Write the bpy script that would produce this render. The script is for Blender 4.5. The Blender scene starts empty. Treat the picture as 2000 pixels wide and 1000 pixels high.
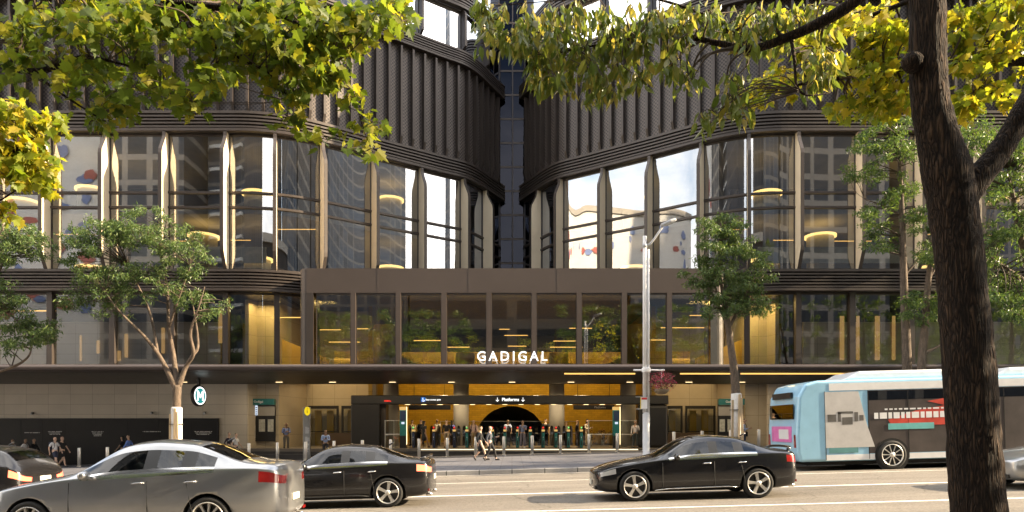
import bpy, bmesh, math, random
import numpy as np
from mathutils import Vector, Matrix

R = math.radians
F, HZ, CZ = 1333.33, 832.0, 1.75          # focal length in photo pixels, horizon row, eye height
GRADE = 0.027
scene = bpy.context.scene
COL = scene.collection
rng = random.Random(7)
nrng = np.random.default_rng(11)

def P(px, py, d):                          # a photo measurement at a known distance -> a point in the place
    return Vector(((px - 1000) / F * d, d, CZ + (HZ - py) / F * d))
def PX(px, d): return (px - 1000) / F * d
def PZ(py, d): return CZ + (HZ - py) / F * d
def road_z(x): return GRADE * x
def pave_z(x): return GRADE * x + 0.15
FLOOR = 0.44

# ------------------------------------------------------------------ materials
MATS = {}
def new_mat(name):
    m = bpy.data.materials.new(name); m.use_nodes = True
    nt = m.node_tree
    for n in list(nt.nodes): nt.nodes.remove(n)
    out = nt.nodes.new('ShaderNodeOutputMaterial')
    MATS[name] = m
    return m, nt, out
def N(nt, kind, **kw):
    n = nt.nodes.new(kind)
    for k, v in kw.items():
        if k in n.inputs: n.inputs[k].default_value = v
        else: setattr(n, k, v)
    return n
def L(nt, a, b): nt.links.new(a, b)
def rgb(c): return (c[0], c[1], c[2], 1)
def coords(nt, scale=(1, 1, 1), world=False):
    if world:
        g = N(nt, 'ShaderNodeNewGeometry'); src = g.outputs['Position']
    else:
        g = N(nt, 'ShaderNodeTexCoord'); src = g.outputs['Object']
    mp = N(nt, 'ShaderNodeMapping'); mp.inputs['Scale'].default_value = scale
    L(nt, src, mp.inputs['Vector'])
    return mp.outputs['Vector']
def mat(name, col, rough=.5, metal=0., var=.12, vscale=3., stretch=(1, 1, 1), bump=0., bscale=40., coat=0., spec=.5, emit=None, estr=0., rvar=.1, fine=0., fscale=80.):
    m, nt, out = new_mat(name)
    b = N(nt, 'ShaderNodeBsdfPrincipled'); L(nt, b.outputs[0], out.inputs[0])
    b.inputs['Metallic'].default_value = metal
    b.inputs['Specular IOR Level'].default_value = spec
    b.inputs['Coat Weight'].default_value = coat
    b.inputs['Coat Roughness'].default_value = .03
    v = coords(nt, stretch)
    no = N(nt, 'ShaderNodeTexNoise', Scale=vscale, Detail=6., Roughness=.6); L(nt, v, no.inputs['Vector'])
    mr = N(nt, 'ShaderNodeMapRange'); mr.inputs['From Min'].default_value = .3; mr.inputs['From Max'].default_value = .7
    mr.inputs['To Min'].default_value = 1 - var; mr.inputs['To Max'].default_value = 1 + var
    L(nt, no.outputs[0], mr.inputs['Value'])
    fac = mr.outputs[0]
    if fine:
        n2 = N(nt, 'ShaderNodeTexNoise', Scale=fscale, Detail=3.); L(nt, v, n2.inputs['Vector'])
        m2 = N(nt, 'ShaderNodeMapRange'); m2.inputs['From Min'].default_value = .3; m2.inputs['From Max'].default_value = .7
        m2.inputs['To Min'].default_value = 1 - fine; m2.inputs['To Max'].default_value = 1 + fine
        L(nt, n2.outputs[0], m2.inputs['Value'])
        mm = N(nt, 'ShaderNodeMath', operation='MULTIPLY'); L(nt, fac, mm.inputs[0]); L(nt, m2.outputs[0], mm.inputs[1]); fac = mm.outputs[0]
    hs = N(nt, 'ShaderNodeVectorMath', operation='SCALE'); hs.inputs[0].default_value = col
    L(nt, fac, hs.inputs['Scale']); L(nt, hs.outputs[0], b.inputs['Base Color'])
    r2 = N(nt, 'ShaderNodeMapRange'); r2.inputs['To Min'].default_value = max(0.0, rough - rvar * .6); r2.inputs['To Max'].default_value = min(1, rough + rvar)
    L(nt, no.outputs[0], r2.inputs['Value']); L(nt, r2.outputs[0], b.inputs['Roughness'])
    if bump:
        n3 = N(nt, 'ShaderNodeTexNoise', Scale=bscale, Detail=5.); L(nt, v, n3.inputs['Vector'])
        bp = N(nt, 'ShaderNodeBump', Strength=bump, Distance=.02); L(nt, n3.outputs[0], bp.inputs['Height']); L(nt, bp.outputs[0], b.inputs['Normal'])
    if emit:
        b.inputs['Emission Color'].default_value = rgb(emit); b.inputs['Emission Strength'].default_value = estr
    return m
def emat(name, col, s):
    m, nt, out = new_mat(name)
    e = N(nt, 'ShaderNodeEmission', Strength=s); e.inputs[0].default_value = rgb(col); L(nt, e.outputs[0], out.inputs[0])
    return m
def glass(name, tint, base=.06, gain=1.0, ripple=0., rough=0.0, rscale=.5, refl=(1, 1, 1)):
    m, nt, out = new_mat(name)
    tr = N(nt, 'ShaderNodeBsdfTransparent'); tr.inputs[0].default_value = rgb(tint)
    gl = N(nt, 'ShaderNodeBsdfGlossy', Roughness=rough); gl.inputs[0].default_value = rgb(refl)
    fr = N(nt, 'ShaderNodeFresnel', IOR=1.5)
    ma = N(nt, 'ShaderNodeMath', operation='MULTIPLY_ADD', use_clamp=True); ma.inputs[1].default_value = gain; ma.inputs[2].default_value = base
    L(nt, fr.outputs[0], ma.inputs[0])
    mx = N(nt, 'ShaderNodeMixShader'); L(nt, ma.outputs[0], mx.inputs[0]); L(nt, tr.outputs[0], mx.inputs[1]); L(nt, gl.outputs[0], mx.inputs[2])
    L(nt, mx.outputs[0], out.inputs[0])
    if ripple:
        v = coords(nt, (1, 1, .35), world=True)
        no = N(nt, 'ShaderNodeTexNoise', Scale=rscale, Detail=1.); L(nt, v, no.inputs['Vector'])
        bp = N(nt, 'ShaderNodeBump', Strength=ripple, Distance=.05); L(nt, no.outputs[0], bp.inputs['Height']); L(nt, bp.outputs[0], gl.inputs['Normal'])
    return m
def tiles(name, col, mortar, bw, bh, gap=.006, offset=0., rough=.6, var=.12, axis='XZ', uv=False, bump=.0, spec=.4, metal=0., vscale=1.2, v2=.1):
    """stone or metal panels: a grid of joints in the surface itself"""
    m, nt, out = new_mat(name)
    b = N(nt, 'ShaderNodeBsdfPrincipled'); L(nt, b.outputs[0], out.inputs[0])
    b.inputs['Roughness'].default_value = rough; b.inputs['Specular IOR Level'].default_value = spec; b.inputs['Metallic'].default_value = metal
    tc = N(nt, 'ShaderNodeTexCoord'); g = N(nt, 'ShaderNodeNewGeometry')
    se = N(nt, 'ShaderNodeSeparateXYZ'); co = N(nt, 'ShaderNodeCombineXYZ')
    L(nt, tc.outputs['UV'] if uv else g.outputs['Position'], se.inputs[0])
    L(nt, se.outputs['XYZ'.index(axis[0])], co.inputs[0]); L(nt, se.outputs['XYZ'.index(axis[1])], co.inputs[1])
    br = N(nt, 'ShaderNodeTexBrick', offset=offset, squash=1.0)
    br.inputs['Scale'].default_value = 1.0; br.inputs['Brick Width'].default_value = bw; br.inputs['Row Height'].default_value = bh
    br.inputs['Mortar Size'].default_value = gap; br.inputs['Mortar Smooth'].default_value = .1; br.inputs['Bias'].default_value = 0
    br.inputs['Color1'].default_value = rgb([c * (1 - v2) for c in col]); br.inputs['Color2'].default_value = rgb([c * (1 + v2) for c in col]); br.inputs['Mortar'].default_value = rgb(mortar)
    L(nt, co.outputs[0], br.inputs['Vector'])
    no = N(nt, 'ShaderNodeTexNoise', Scale=vscale, Detail=8., Roughness=.65); L(nt, g.outputs['Position'], no.inputs['Vector'])
    mr = N(nt, 'ShaderNodeMapRange'); mr.inputs['From Min'].default_value = .3; mr.inputs['From Max'].default_value = .7
    mr.inputs['To Min'].default_value = 1 - var; mr.inputs['To Max'].default_value = 1 + var; L(nt, no.outputs[0], mr.inputs['Value'])
    sc = N(nt, 'ShaderNodeVectorMath', operation='SCALE'); L(nt, br.outputs['Color'], sc.inputs[0]); L(nt, mr.outputs[0], sc.inputs['Scale'])
    L(nt, sc.outputs[0], b.inputs['Base Color'])
    if bump:
        iv = N(nt, 'ShaderNodeMath', operation='SUBTRACT'); iv.inputs[0].default_value = 1; L(nt, br.outputs['Fac'], iv.inputs[1])
        bp = N(nt, 'ShaderNodeBump', Strength=bump, Distance=.01); L(nt, iv.outputs[0], bp.inputs['Height']); L(nt, bp.outputs[0], b.inputs['Normal'])
    return m

# ------------------------------------------------------------------ mesh building
class MB:
    def __init__(s): s.v = []; s.f = []; s.m = []; s.sm = []; s.uv = []
    def add(s, vs, fs, mi=0, smooth=False, uvs=None):
        o = len(s.v); s.v.extend([tuple(v) for v in vs])
        for i, f in enumerate(fs):
            s.f.append([o + k for k in f]); s.m.append(mi); s.sm.append(smooth); s.uv.append(uvs[i] if uvs else None)
        return s
    def quad(s, a, b, c, d, mi=0): return s.add([a, b, c, d], [(0, 1, 2, 3)], mi)
    def box(s, c, size, rz=0., mi=0, M=None):
        x, y, z = size[0] / 2, size[1] / 2, size[2] / 2
        vs = [Vector(p) for p in ((-x, -y, -z), (x, -y, -z), (x, y, -z), (-x, y, -z), (-x, -y, z), (x, -y, z), (x, y, z), (-x, y, z))]
        T = Matrix.Translation(Vector(c)) @ (M if M else Matrix.Rotation(rz, 4, 'Z'))
        return s.add([T @ v for v in vs], [(0, 3, 2, 1), (4, 5, 6, 7), (0, 1, 5, 4), (1, 2, 6, 5), (2, 3, 7, 6), (3, 0, 4, 7)], mi)
    def b2(s, x0, x1, y0, y1, z0, z1, mi=0):
        return s.box(((x0 + x1) / 2, (y0 + y1) / 2, (z0 + z1) / 2), (x1 - x0, y1 - y0, z1 - z0), mi=mi)
    def prism(s, poly, M, depth, mi=0, smooth=False):
        """poly in local XY, extruded along local Z by depth, then M"""
        n = len(poly)
        vs = [M @ Vector((p[0], p[1], 0)) for p in poly] + [M @ Vector((p[0], p[1], depth)) for p in poly]
        s.add(vs, [tuple(range(n))[::-1], tuple(range(n, 2 * n))], mi)
        return s.add(vs, [(i, (i + 1) % n, n + (i + 1) % n, n + i) for i in range(n)], mi, smooth)
    def tube(s, path, rad, n=8, mi=0, cap=True, smooth=True, wob=0., seed=0):
        path = [Vector(p) for p in path]
        if not isinstance(rad, (list, tuple)): rad = [rad] * len(path)
        r_ = random.Random(seed)
        vs = []; up = None
        for i, p in enumerate(path):
            t = (path[min(i + 1, len(path) - 1)] - path[max(i - 1, 0)]).normalized()
            if up is None:
                up = t.orthogonal().normalized()
            up = (up - t * up.dot(t)).normalized()
            bn = t.cross(up)
            for k in range(n):
                a = 2 * math.pi * k / n
                rr = rad[i] * (1 + wob * (r_.random() - .5))
                vs.append(p + (up * math.cos(a) + bn * math.sin(a)) * rr)
        fs = [(i * n + k, i * n + (k + 1) % n, (i + 1) * n + (k + 1) % n, (i + 1) * n + k) for i in range(len(path) - 1) for k in range(n)]
        s.add(vs, fs, mi, smooth)
        if cap:
            m = len(path) - 1
            s.add(vs[:n], [tuple(range(n))[::-1]], mi); s.add(vs[m * n:], [tuple(range(n))], mi)
        return s
    def lathe(s, prof, c=(0, 0, 0), n=24, mi=0, M=None, smooth=True, cap=True):
        """prof: (radius, height) along local Z"""
        T = Matrix.Translation(Vector(c)) @ (M if M else Matrix())
        vs = [T @ Vector((r * math.cos(2 * math.pi * k / n), r * math.sin(2 * math.pi * k / n), z)) for r, z in prof for k in range(n)]
        fs = [(i * n + k, i * n + (k + 1) % n, (i + 1) * n + (k + 1) % n, (i + 1) * n + k) for i in range(len(prof) - 1) for k in range(n)]
        s.add(vs, fs, mi, smooth)
        if cap and prof[0][0] > 1e-4: s.add(vs[:n], [tuple(range(n))[::-1]], mi)
        if cap and prof[-1][0] > 1e-4: s.add(vs[-n:], [tuple(range(n))], mi)
        return s
    def sweep(s, line, prof, mi=0, closed=True, smooth=False, caps=True):
        """line: [(pos2d, normal2d, arc)], prof: [(out, z)]"""
        n = len(prof); vs = []
        for p, nn, a in line:
            for o, z in prof: vs.append((p[0] + nn[0] * o, p[1] + nn[1] * o, z))
        fs = []; uvs = []
        rngk = range(n) if closed else range(n - 1)
        for i in range(len(line) - 1):
            for k in rngk:
                k2 = (k + 1) % n
                fs.append((i * n + k, (i + 1) * n + k, (i + 1) * n + k2, i * n + k2))
                a0, a1 = line[i][2], line[i + 1][2]
                uvs.append([(a0, prof[k][1]), (a1, prof[k][1]), (a1, prof[k2][1]), (a0, prof[k2][1])])
        s.add(vs, fs, mi, smooth, uvs)
        if closed and caps:
            s.add(vs[:n], [tuple(range(n))], mi); s.add(vs[-n:], [tuple(range(n))[::-1]], mi)
        return s
    def build(s, name, mats, parent=None, world=True, bevel=0., recalc=True, segs=2):
        if not isinstance(mats, (list, tuple)): mats = [mats]
        me = bpy.data.meshes.new(name)
        off = Vector((0, 0, 0))
        if parent is not None and world:
            q = parent
            while q is not None: off += q.location; q = q.parent
        me.from_pydata([(v[0] - off.x, v[1] - off.y, v[2] - off.z) for v in s.v], [], s.f)
        for m in mats: me.materials.append(m)
        me.polygons.foreach_set('material_index', s.m); me.polygons.foreach_set('use_smooth', s.sm)
        if any(u for u in s.uv):
            uvl = me.uv_layers.new(name='UVMap')
            for p in me.polygons:
                u = s.uv[p.index]
                if u:
                    for k, li in enumerate(p.loop_indices): uvl.data[li].uv = u[k]
        if recalc:
            bm = bmesh.new(); bm.from_mesh(me)
            bmesh.ops.remove_doubles(bm, verts=bm.verts, dist=1e-5)
            bmesh.ops.recalc_face_normals(bm, faces=bm.faces); bm.to_mesh(me); bm.free()
        me.update()
        o = bpy.data.objects.new(name, me); COL.objects.link(o)
        if parent is not None: o.parent = parent
        if bevel:
            b = o.modifiers.new('bevel', 'BEVEL'); b.width = bevel; b.segments = segs; b.limit_method = 'ANGLE'; b.angle_limit = R(40)
        return o
def raw_mesh(name, verts, faces, mats, parent=None, off=Vector((0, 0, 0)), mi=None, smooth=False):
    me = bpy.data.meshes.new(name)
    v = np.asarray(verts, dtype=np.float64) - np.array(off[:])
    f = np.asarray(faces, dtype=np.int32)
    k = f.shape[1]
    me.vertices.add(len(v)); me.vertices.foreach_set('co', v.ravel())
    me.loops.add(f.size); me.loops.foreach_set('vertex_index', f.ravel())
    me.polygons.add(len(f)); me.polygons.foreach_set('loop_start', np.arange(0, f.size, k, dtype=np.int32))
    me.polygons.foreach_set('loop_total', np.full(len(f), k, dtype=np.int32))
    for m in mats: me.materials.append(m)
    if mi is not None: me.polygons.foreach_set('material_index', mi)
    me.polygons.foreach_set('use_smooth', np.full(len(f), smooth))
    me.update(calc_edges=True); me.validate()
    o = bpy.data.objects.new(name, me); COL.objects.link(o)
    if parent is not None: o.parent = parent
    return o
def tag(o, label=None, cat=None, group=None, kind=None):
    if label: o['label'] = label
    if cat: o['category'] = cat
    if group: o['group'] = group
    if kind: o['kind'] = kind
    return o
def thing(name, label, cat, loc=(0, 0, 0), rz=0., group=None):
    o = bpy.data.objects.new(name, None); COL.objects.link(o)
    o.location = loc; o.rotation_euler = (0, 0, rz); o.empty_display_size = .2
    return tag(o, label, cat, group)
def kids(o): return [c for c in COL.objects if c.parent == o]
def dup(o, parent=None):
    c = o.copy(); COL.objects.link(c)
    if parent is not None: c.parent = parent
    for k in kids(o): dup(k, c)
    return c
def bez(pts, n=8):
    """Catmull-Rom through pts"""
    pts = [Vector(p) for p in pts]; out = []
    q = [pts[0] * 2 - pts[1]] + pts + [pts[-1] * 2 - pts[-2]]
    for i in range(1, len(q) - 2):
        for k in range(n):
            t = k / n
            out.append(.5 * ((2 * q[i]) + (-q[i - 1] + q[i + 1]) * t + (2 * q[i - 1] - 5 * q[i] + 4 * q[i + 1] - q[i + 2]) * t * t + (-q[i - 1] + 3 * q[i] - 3 * q[i + 1] + q[i + 2]) * t ** 3))
    out.append(pts[-1]); return out
def lerp_list(vals, n):
    out = []
    for i in range(len(vals) - 1):
        for k in range(n): out.append(vals[i] + (vals[i + 1] - vals[i]) * k / n)
    out.append(vals[-1]); return out
def text_mb(s, size, extrude=.004, bold=0., spacing=1., align='CENTER'):
    """lettering as mesh data, in local XY"""
    cu = bpy.data.curves.new('lettering', 'FONT'); cu.body = s; cu.size = size; cu.extrude = extrude; cu.offset = bold
    cu.align_x = align; cu.align_y = 'CENTER'; cu.space_character = spacing; cu.resolution_u = 3
    o = bpy.data.objects.new('lettering', cu); COL.objects.link(o)
    dg = bpy.context.evaluated_depsgraph_get()
    me = bpy.data.meshes.new_from_object(o.evaluated_get(dg))
    bpy.data.objects.remove(o); bpy.data.curves.remove(cu)
    return me
def text_into(mb, s, size, M, mi=0, **kw):
    me = text_mb(s, size, **kw)
    mb.add([M @ v.co for v in me.vertices], [tuple(p.vertices) for p in me.polygons], mi)
    bpy.data.meshes.remove(me)
FRONT = Matrix(((1, 0, 0, 0), (0, 0, -1, 0), (0, 1, 0, 0), (0, 0, 0, 1)))       # local XY plane stood up, facing -Y
def front_at(x, y, z, rz=0.): return Matrix.Translation((x, y, z)) @ Matrix.Rotation(rz, 4, 'Z') @ FRONT
# ------------------------------------------------------------------ camera, sky, sun
cam = bpy.data.cameras.new('camera'); cam.lens = 24; cam.sensor_width = 36; cam.sensor_fit = 'HORIZONTAL'
cam.shift_y = (HZ - 500) / 2000; cam.clip_end = 3000; cam.clip_start = .1
co = bpy.data.objects.new('camera', cam); COL.objects.link(co); co.location = (0, 0, CZ); co.rotation_euler = (R(90), 0, 0)
scene.camera = co
SUN_EL, SUN_AZ = R(25), R(-4)                # azimuth measured from +X (down the street), negative = from the camera's side
sd = Vector((math.cos(SUN_EL) * math.cos(SUN_AZ), math.cos(SUN_EL) * math.sin(SUN_AZ), math.sin(SUN_EL)))
su = bpy.data.lights.new('sun', 'SUN'); su.energy = 5.0; su.angle = R(.5); su.color = (1., .80, .54)
so = bpy.data.objects.new('sun', su); COL.objects.link(so); so.rotation_euler = sd.to_track_quat('Z', 'Y').to_euler()
w = bpy.data.worlds.new('World'); scene.world = w; w.use_nodes = True
nt = w.node_tree
for n in list(nt.nodes): nt.nodes.remove(n)
wo = N(nt, 'ShaderNodeOutputWorld'); bg = N(nt, 'ShaderNodeBackground', Strength=.13); L(nt, bg.outputs[0], wo.inputs[0])
sk = N(nt, 'ShaderNodeTexSky', sky_type='NISHITA', sun_disc=False, sun_elevation=SUN_EL, sun_rotation=R(90) - SUN_AZ, altitude=20., air_density=1.2, dust_density=2., ozone_density=1.)
tc = N(nt, 'ShaderNodeTexCoord'); mp = N(nt, 'ShaderNodeMapping'); mp.inputs['Scale'].default_value = (1, 1, 2.2); L(nt, tc.outputs['Generated'], mp.inputs[0])
cn = N(nt, 'ShaderNodeTexNoise', Scale=2.2, Detail=9., Roughness=.6); L(nt, mp.outputs[0], cn.inputs['Vector'])
cr = N(nt, 'ShaderNodeValToRGB'); cr.color_ramp.elements[0].position = .36; cr.color_ramp.elements[1].position = .6; L(nt, cn.outputs[0], cr.inputs[0])
mx = N(nt, 'ShaderNodeMix', data_type='RGBA'); mx.inputs[7].default_value = (8.2, 7.9, 7.6, 1)
cm = N(nt, 'ShaderNodeMath', operation='MULTIPLY'); cm.inputs[1].default_value = .95; L(nt, cr.outputs[0], cm.inputs[0])
L(nt, cm.outputs[0], mx.inputs[0]); L(nt, sk.outputs[0], mx.inputs[6]); L(nt, mx.outputs[2], bg.inputs[0])
scene.view_settings.view_transform = 'Standard'; scene.view_settings.look = 'None'; scene.view_settings.gamma = 1
scene.view_settings.exposure = 1.97
scene.cycles.max_bounces = 8; scene.cycles.transparent_max_bounces = 12; scene.cycles.glossy_bounces = 4; scene.cycles.diffuse_bounces = 4
scene.cycles.caustics_reflective = False; scene.cycles.caustics_refractive = False
scene.cycles.use_denoising = True
scene.cycles.sample_clamp_indirect = 6.0

# ------------------------------------------------------------------ shared materials
asphalt = mat('asphalt', (.175, .156, .132), .85, var=.22, vscale=.55, stretch=(.35, 1.6, 1), bump=.5, bscale=90, fine=.42, fscale=48, spec=.25)
_n = asphalt.node_tree; _b = [q for q in _n.nodes if q.type == 'BSDF_PRINCIPLED'][0]; _src = _b.inputs['Base Color'].links[0].from_socket
_v = coords(_n, (.30, .34, 1)); _nz = N(_n, 'ShaderNodeTexNoise', Scale=2.2, Detail=4.); L(_n, _v, _nz.inputs['Vector'])
_mxv = N(_n, 'ShaderNodeMix', data_type='RGBA'); _mxv.inputs[0].default_value = .22; L(_n, _v, _mxv.inputs[6]); L(_n, _nz.outputs['Color'], _mxv.inputs[7])
_vo = N(_n, 'ShaderNodeTexVoronoi', Scale=1.3, feature='DISTANCE_TO_EDGE'); L(_n, _mxv.outputs[2], _vo.inputs['Vector'])
_cr = N(_n, 'ShaderNodeValToRGB'); _cr.color_ramp.elements[0].position = 0.0; _cr.color_ramp.elements[0].color = (.7, .7, .7, 1); _cr.color_ramp.elements[1].position = .012; _cr.color_ramp.elements[1].color = (1, 1, 1, 1); L(_n, _vo.outputs['Distance'], _cr.inputs[0])
_vp = N(_n, 'ShaderNodeTexVoronoi', Scale=.22); L(_n, coords(_n, (.22, 1, 1)), _vp.inputs['Vector'])           # old repair patches
_pr = N(_n, 'ShaderNodeSeparateColor'); L(_n, _vp.outputs['Color'], _pr.inputs[0])
_pm = N(_n, 'ShaderNodeMapRange'); _pm.inputs['From Min'].default_value = .1; _pm.inputs['From Max'].default_value = .35; _pm.inputs['To Min'].default_value = .78; _pm.inputs['To Max'].default_value = 1.0; L(_n, _pr.outputs[0], _pm.inputs['Value'])
_m1 = N(_n, 'ShaderNodeVectorMath', operation='MULTIPLY'); L(_n, _src, _m1.inputs[0]); L(_n, _cr.outputs[0], _m1.inputs[1])
_m2 = N(_n, 'ShaderNodeVectorMath', operation='SCALE'); L(_n, _m1.outputs[0], _m2.inputs[0]); L(_n, _pm.outputs[0], _m2.inputs['Scale']); L(_n, _m2.outputs[0], _b.inputs['Base Color'])
paint = mat('road_paint', (.68, .65, .58), .75, var=.22, vscale=3, fine=.35, fscale=30)
paver = tiles('granite_paving', (.112, .113, .128), (.035, .035, .04), .9, .45, .014, .5, .75, .18, 'XY', vscale=.7, v2=.12)
kerbm = tiles('kerb_stone', (.30, .29, .28), (.06, .06, .06), 1.2, 3., .02, 0., .8, .2, 'XY', vscale=2.)
concrete = mat('concrete', (.34, .32, .29), .75, var=.1, vscale=1.2, bump=.1)
bronze = mat('bronze_metal', (.058, .046, .039), .42, metal=.25, var=.10, vscale=.8, spec=.5)
bronze_l = mat('bronze_fascia', (.085, .065, .053), .45, metal=.2, var=.07, vscale=.35, spec=.45)
darkm = mat('dark_metal', (.022, .021, .021), .4, metal=.3, var=.1)
blackp = mat('black_panel', (.014, .013, .013), .35, var=.1, vscale=.7)
steel = mat('brushed_steel', (.78, .75, .70), .36, metal=.6, var=.08, vscale=3, stretch=(8, 8, .3))
stone_fin = mat('cream_stone', (.72, .61, .44), .6, var=.06, vscale=.9)
stone = tiles('sandstone_panels', (.50, .45, .375), (.24, .21, .17), 1.31, .607, .008, 0., .55, .08, 'XZ', vscale=.5, v2=.05)
stone_in = tiles('inside_stone_panels', (.46, .40, .31), (.26, .22, .16), 1.5, 1.2, .01, 0., .5, .06, 'XZ', v2=.04)
gold = tiles('gold_tiles', (.45, .285, .03), (.28, .17, .02), .45, .16, .008, .5, .4, .15, 'XZ', vscale=1., v2=.12)
goldp = tiles('gold_panels', (.56, .37, .08), (.25, .16, .04), 1.8, 1.0, .012, 0., .38, .1, 'XZ', v2=.06)
goldd = mat('gold_drum', (.55, .36, .08), .35, var=.12, vscale=2)
floor_m = tiles('station_paving', (.16, .14, .12), (.08, .07, .06), 1.2, .6, .006, 0., .35, .1, 'XY', v2=.08)
white = mat('white_paint', (.75, .75, .76), .4, var=.06)
greyp = mat('grey_paint', (.45, .46, .48), .4, var=.08, vscale=2)
teal = mat('teal_panel', (.018, .15, .155), .35, var=.08)
navy = mat('navy_panel', (.02, .035, .09), .4)
rubber = mat('rubber', (.018, .018, .018), .8)
e_warm = emat('warm_light', (1., .72, .36), .9)
e_ring = emat('ring_light', (1., .66, .22), .9)
e_line = emat('line_light', (1., .55, .14), .65)
e_white = emat('white_sign_light', (1., .99, .95), .5)
e_screen = emat('screen_light', (.75, .85, 1.), .25)
e_red = emat('red_light', (1., .05, .03), .4)
e_green = emat('green_light', (.35, 1., .25), .3)
e_amber = emat('amber_light', (1., .62, .2), .2)
e_yellow = emat('yellow_sign', (1., .72, .02), .24)
g_up = glass('facade_glass', (.60, .60, .56), base=.20, gain=2.2, ripple=.05, rscale=.35)
g_low = glass('shop_glass', (.80, .80, .76), base=.10, gain=1.7, ripple=.004, rscale=.4)
g_dark = glass('dark_glass', (.25, .26, .28), base=.03, gain=.7, ripple=.03, refl=(.7, .75, .85))
g_clear = glass('clear_glass', (.86, .88, .86), base=.0, gain=.8)
g_blue = glass('blue_glass', (.10, .12, .17), base=.10, gain=.8, ripple=.08, refl=(.085, .09, .115))

# perforated bronze cladding: hexagonal holes carried by the sheet's own arc-length coordinates
m, nt, out = new_mat('perforated_bronze')
b = N(nt, 'ShaderNodeBsdfPrincipled', Roughness=.45, Metallic=.2); L(nt, b.outputs[0], out.inputs[0])
tc = N(nt, 'ShaderNodeTexCoord'); vo = N(nt, 'ShaderNodeTexVoronoi', Scale=6.5, feature='F1'); vo.inputs['Randomness'].default_value = 0
mp = N(nt, 'ShaderNodeMapping'); mp.inputs['Rotation'].default_value = (0, 0, R(45)); L(nt, tc.outputs['UV'], mp.inputs[0]); L(nt, mp.outputs[0], vo.inputs['Vector'])
cr = N(nt, 'ShaderNodeValToRGB'); cr.color_ramp.elements[0].position = .34; cr.color_ramp.elements[0].color = (.028, .023, .021, 1); cr.color_ramp.elements[1].position = .42; cr.color_ramp.elements[1].color = (.108, .087, .075, 1)
L(nt, vo.outputs['Distance'], cr.inputs[0])
g = N(nt, 'ShaderNodeNewGeometry'); no = N(nt, 'ShaderNodeTexNoise', Scale=.5, Detail=4.); L(nt, g.outputs['Position'], no.inputs['Vector'])
mr = N(nt, 'ShaderNodeMapRange'); mr.inputs['To Min'].default_value = .75; mr.inputs['To Max'].default_value = 1.25; L(nt, no.outputs[0], mr.inputs[0])
sc = N(nt, 'ShaderNodeVectorMath', operation='SCALE'); L(nt, cr.outputs[0], sc.inputs[0]); L(nt, mr.outputs[0], sc.inputs['Scale']); L(nt, sc.outputs[0], b.inputs['Base Color'])
perf = m

# ------------------------------------------------------------------ ground, road, pavements
def sloped(name, x0, x1, y0, y1, dz, m, kind='structure', nx=2, thick=None):
    mb = MB()
    zs = lambda x: GRADE * x + dz
    if thick is None:
        mb.quad((x0, y0, zs(x0)), (x1, y0, zs(x1)), (x1, y1, zs(x1)), (x0, y1, zs(x0)))
    else:
        vs = [(x, y, zs(x) - t) for t in (thick, 0) for x, y in ((x0, y0), (x1, y0), (x1, y1), (x0, y1))]
        mb.add(vs, [(0, 3, 2, 1), (4, 5, 6, 7), (0, 1, 5, 4), (1, 2, 6, 5), (2, 3, 7, 6), (3, 0, 4, 7)])
    o = mb.build(name, m); o['kind'] = kind
    return o
sloped('ground', -900, 900, -900, 900, -.06, asphalt)
sloped('road', -160, 160, 6.3, 25.3, 0, asphalt)
sloped('pavement', -160, 160, 25.3, 60, .15, paver, thick=.2)
sloped('pavement', -160, 160, -30, 6.2, .15, paver, thick=.2)
sloped('kerb', -160, 160, 24.98, 25.30, .153, kerbm, thick=.25)
sloped('kerb', -160, 160, 6.2, 6.5, .153, kerbm, thick=.25)
for d, wd in ((21.4, .10), (17.5, .17), (13.9, .14), (24.75, .07)):
    sloped('road_marking', -150, 150, d - wd / 2, d + wd / 2, .004, paint)
# ------------------------------------------------------------------ the station building
BASE = Vector((0, 38, 0))
bld = thing('station_building', 'dark bronze station tower with two curved wings, perforated cladding and big reflecting windows', 'building', BASE)
LP = [(-44, 38), (-30, 38), (-20, 38), (-16.2, 38), (-14.3, 38.06), (-12.6, 38.5), (-10.9, 39.5), (-8.6, 41.25), (-7.25, 42.24), (-5.9, 43.23), (-4.6, 44.18), (-3.3, 45.12), (-2.5, 46.25), (-1.78, 47.75), (-1.0, 49.35), (-.86, 49.62)]
_c = [Vector((p.x, p.y)) for p in bez([(x, y, 0) for x, y in LP], 14)]
_s = [0.]
for i in range(1, len(_c)): _s.append(_s[-1] + (_c[i] - _c[i - 1]).length)
STOT = _s[-1]
class Wing:
    def __init__(s, sgn): s.g = sgn
    def at(s, a):
        a = min(max(a, 0), STOT - 1e-6)
        i = max(0, min(len(_c) - 2, int(np.searchsorted(_s, a, 'right')) - 1))
        t = (a - _s[i]) / (_s[i + 1] - _s[i]); p = _c[i].lerp(_c[i + 1], t)
        def tang(j):
            j = min(max(j, 1), len(_c) - 2); return (_c[j + 1] - _c[j - 1]).normalized()
        tg = tang(i).lerp(tang(i + 1), t).normalized()
        n = Vector((tg.y, -tg.x))
        return (Vector((p.x * -s.g, p.y)), Vector((n.x * -s.g, n.y)), a)
    def line(s, a0, a1, step=.35):
        n = max(1, int(math.ceil((a1 - a0) / step)))
        return [s.at(a0 + (a1 - a0) * k / n) for k in range(n + 1)]
def arc_of_px(px):                         # where a sight line to the left wing meets it
    best = None
    for k in range(4000):
        a = STOT * k / 4000
        i = int(np.searchsorted(_s, a, 'right')) - 1
        p = _c[i].lerp(_c[i + 1], (a - _s[i]) / (_s[i + 1] - _s[i]))
        e = abs(1000 + p.x / p.y * F - px)
        if best is None or e < best[0]: best = (e, a)
    return best[1]
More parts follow.
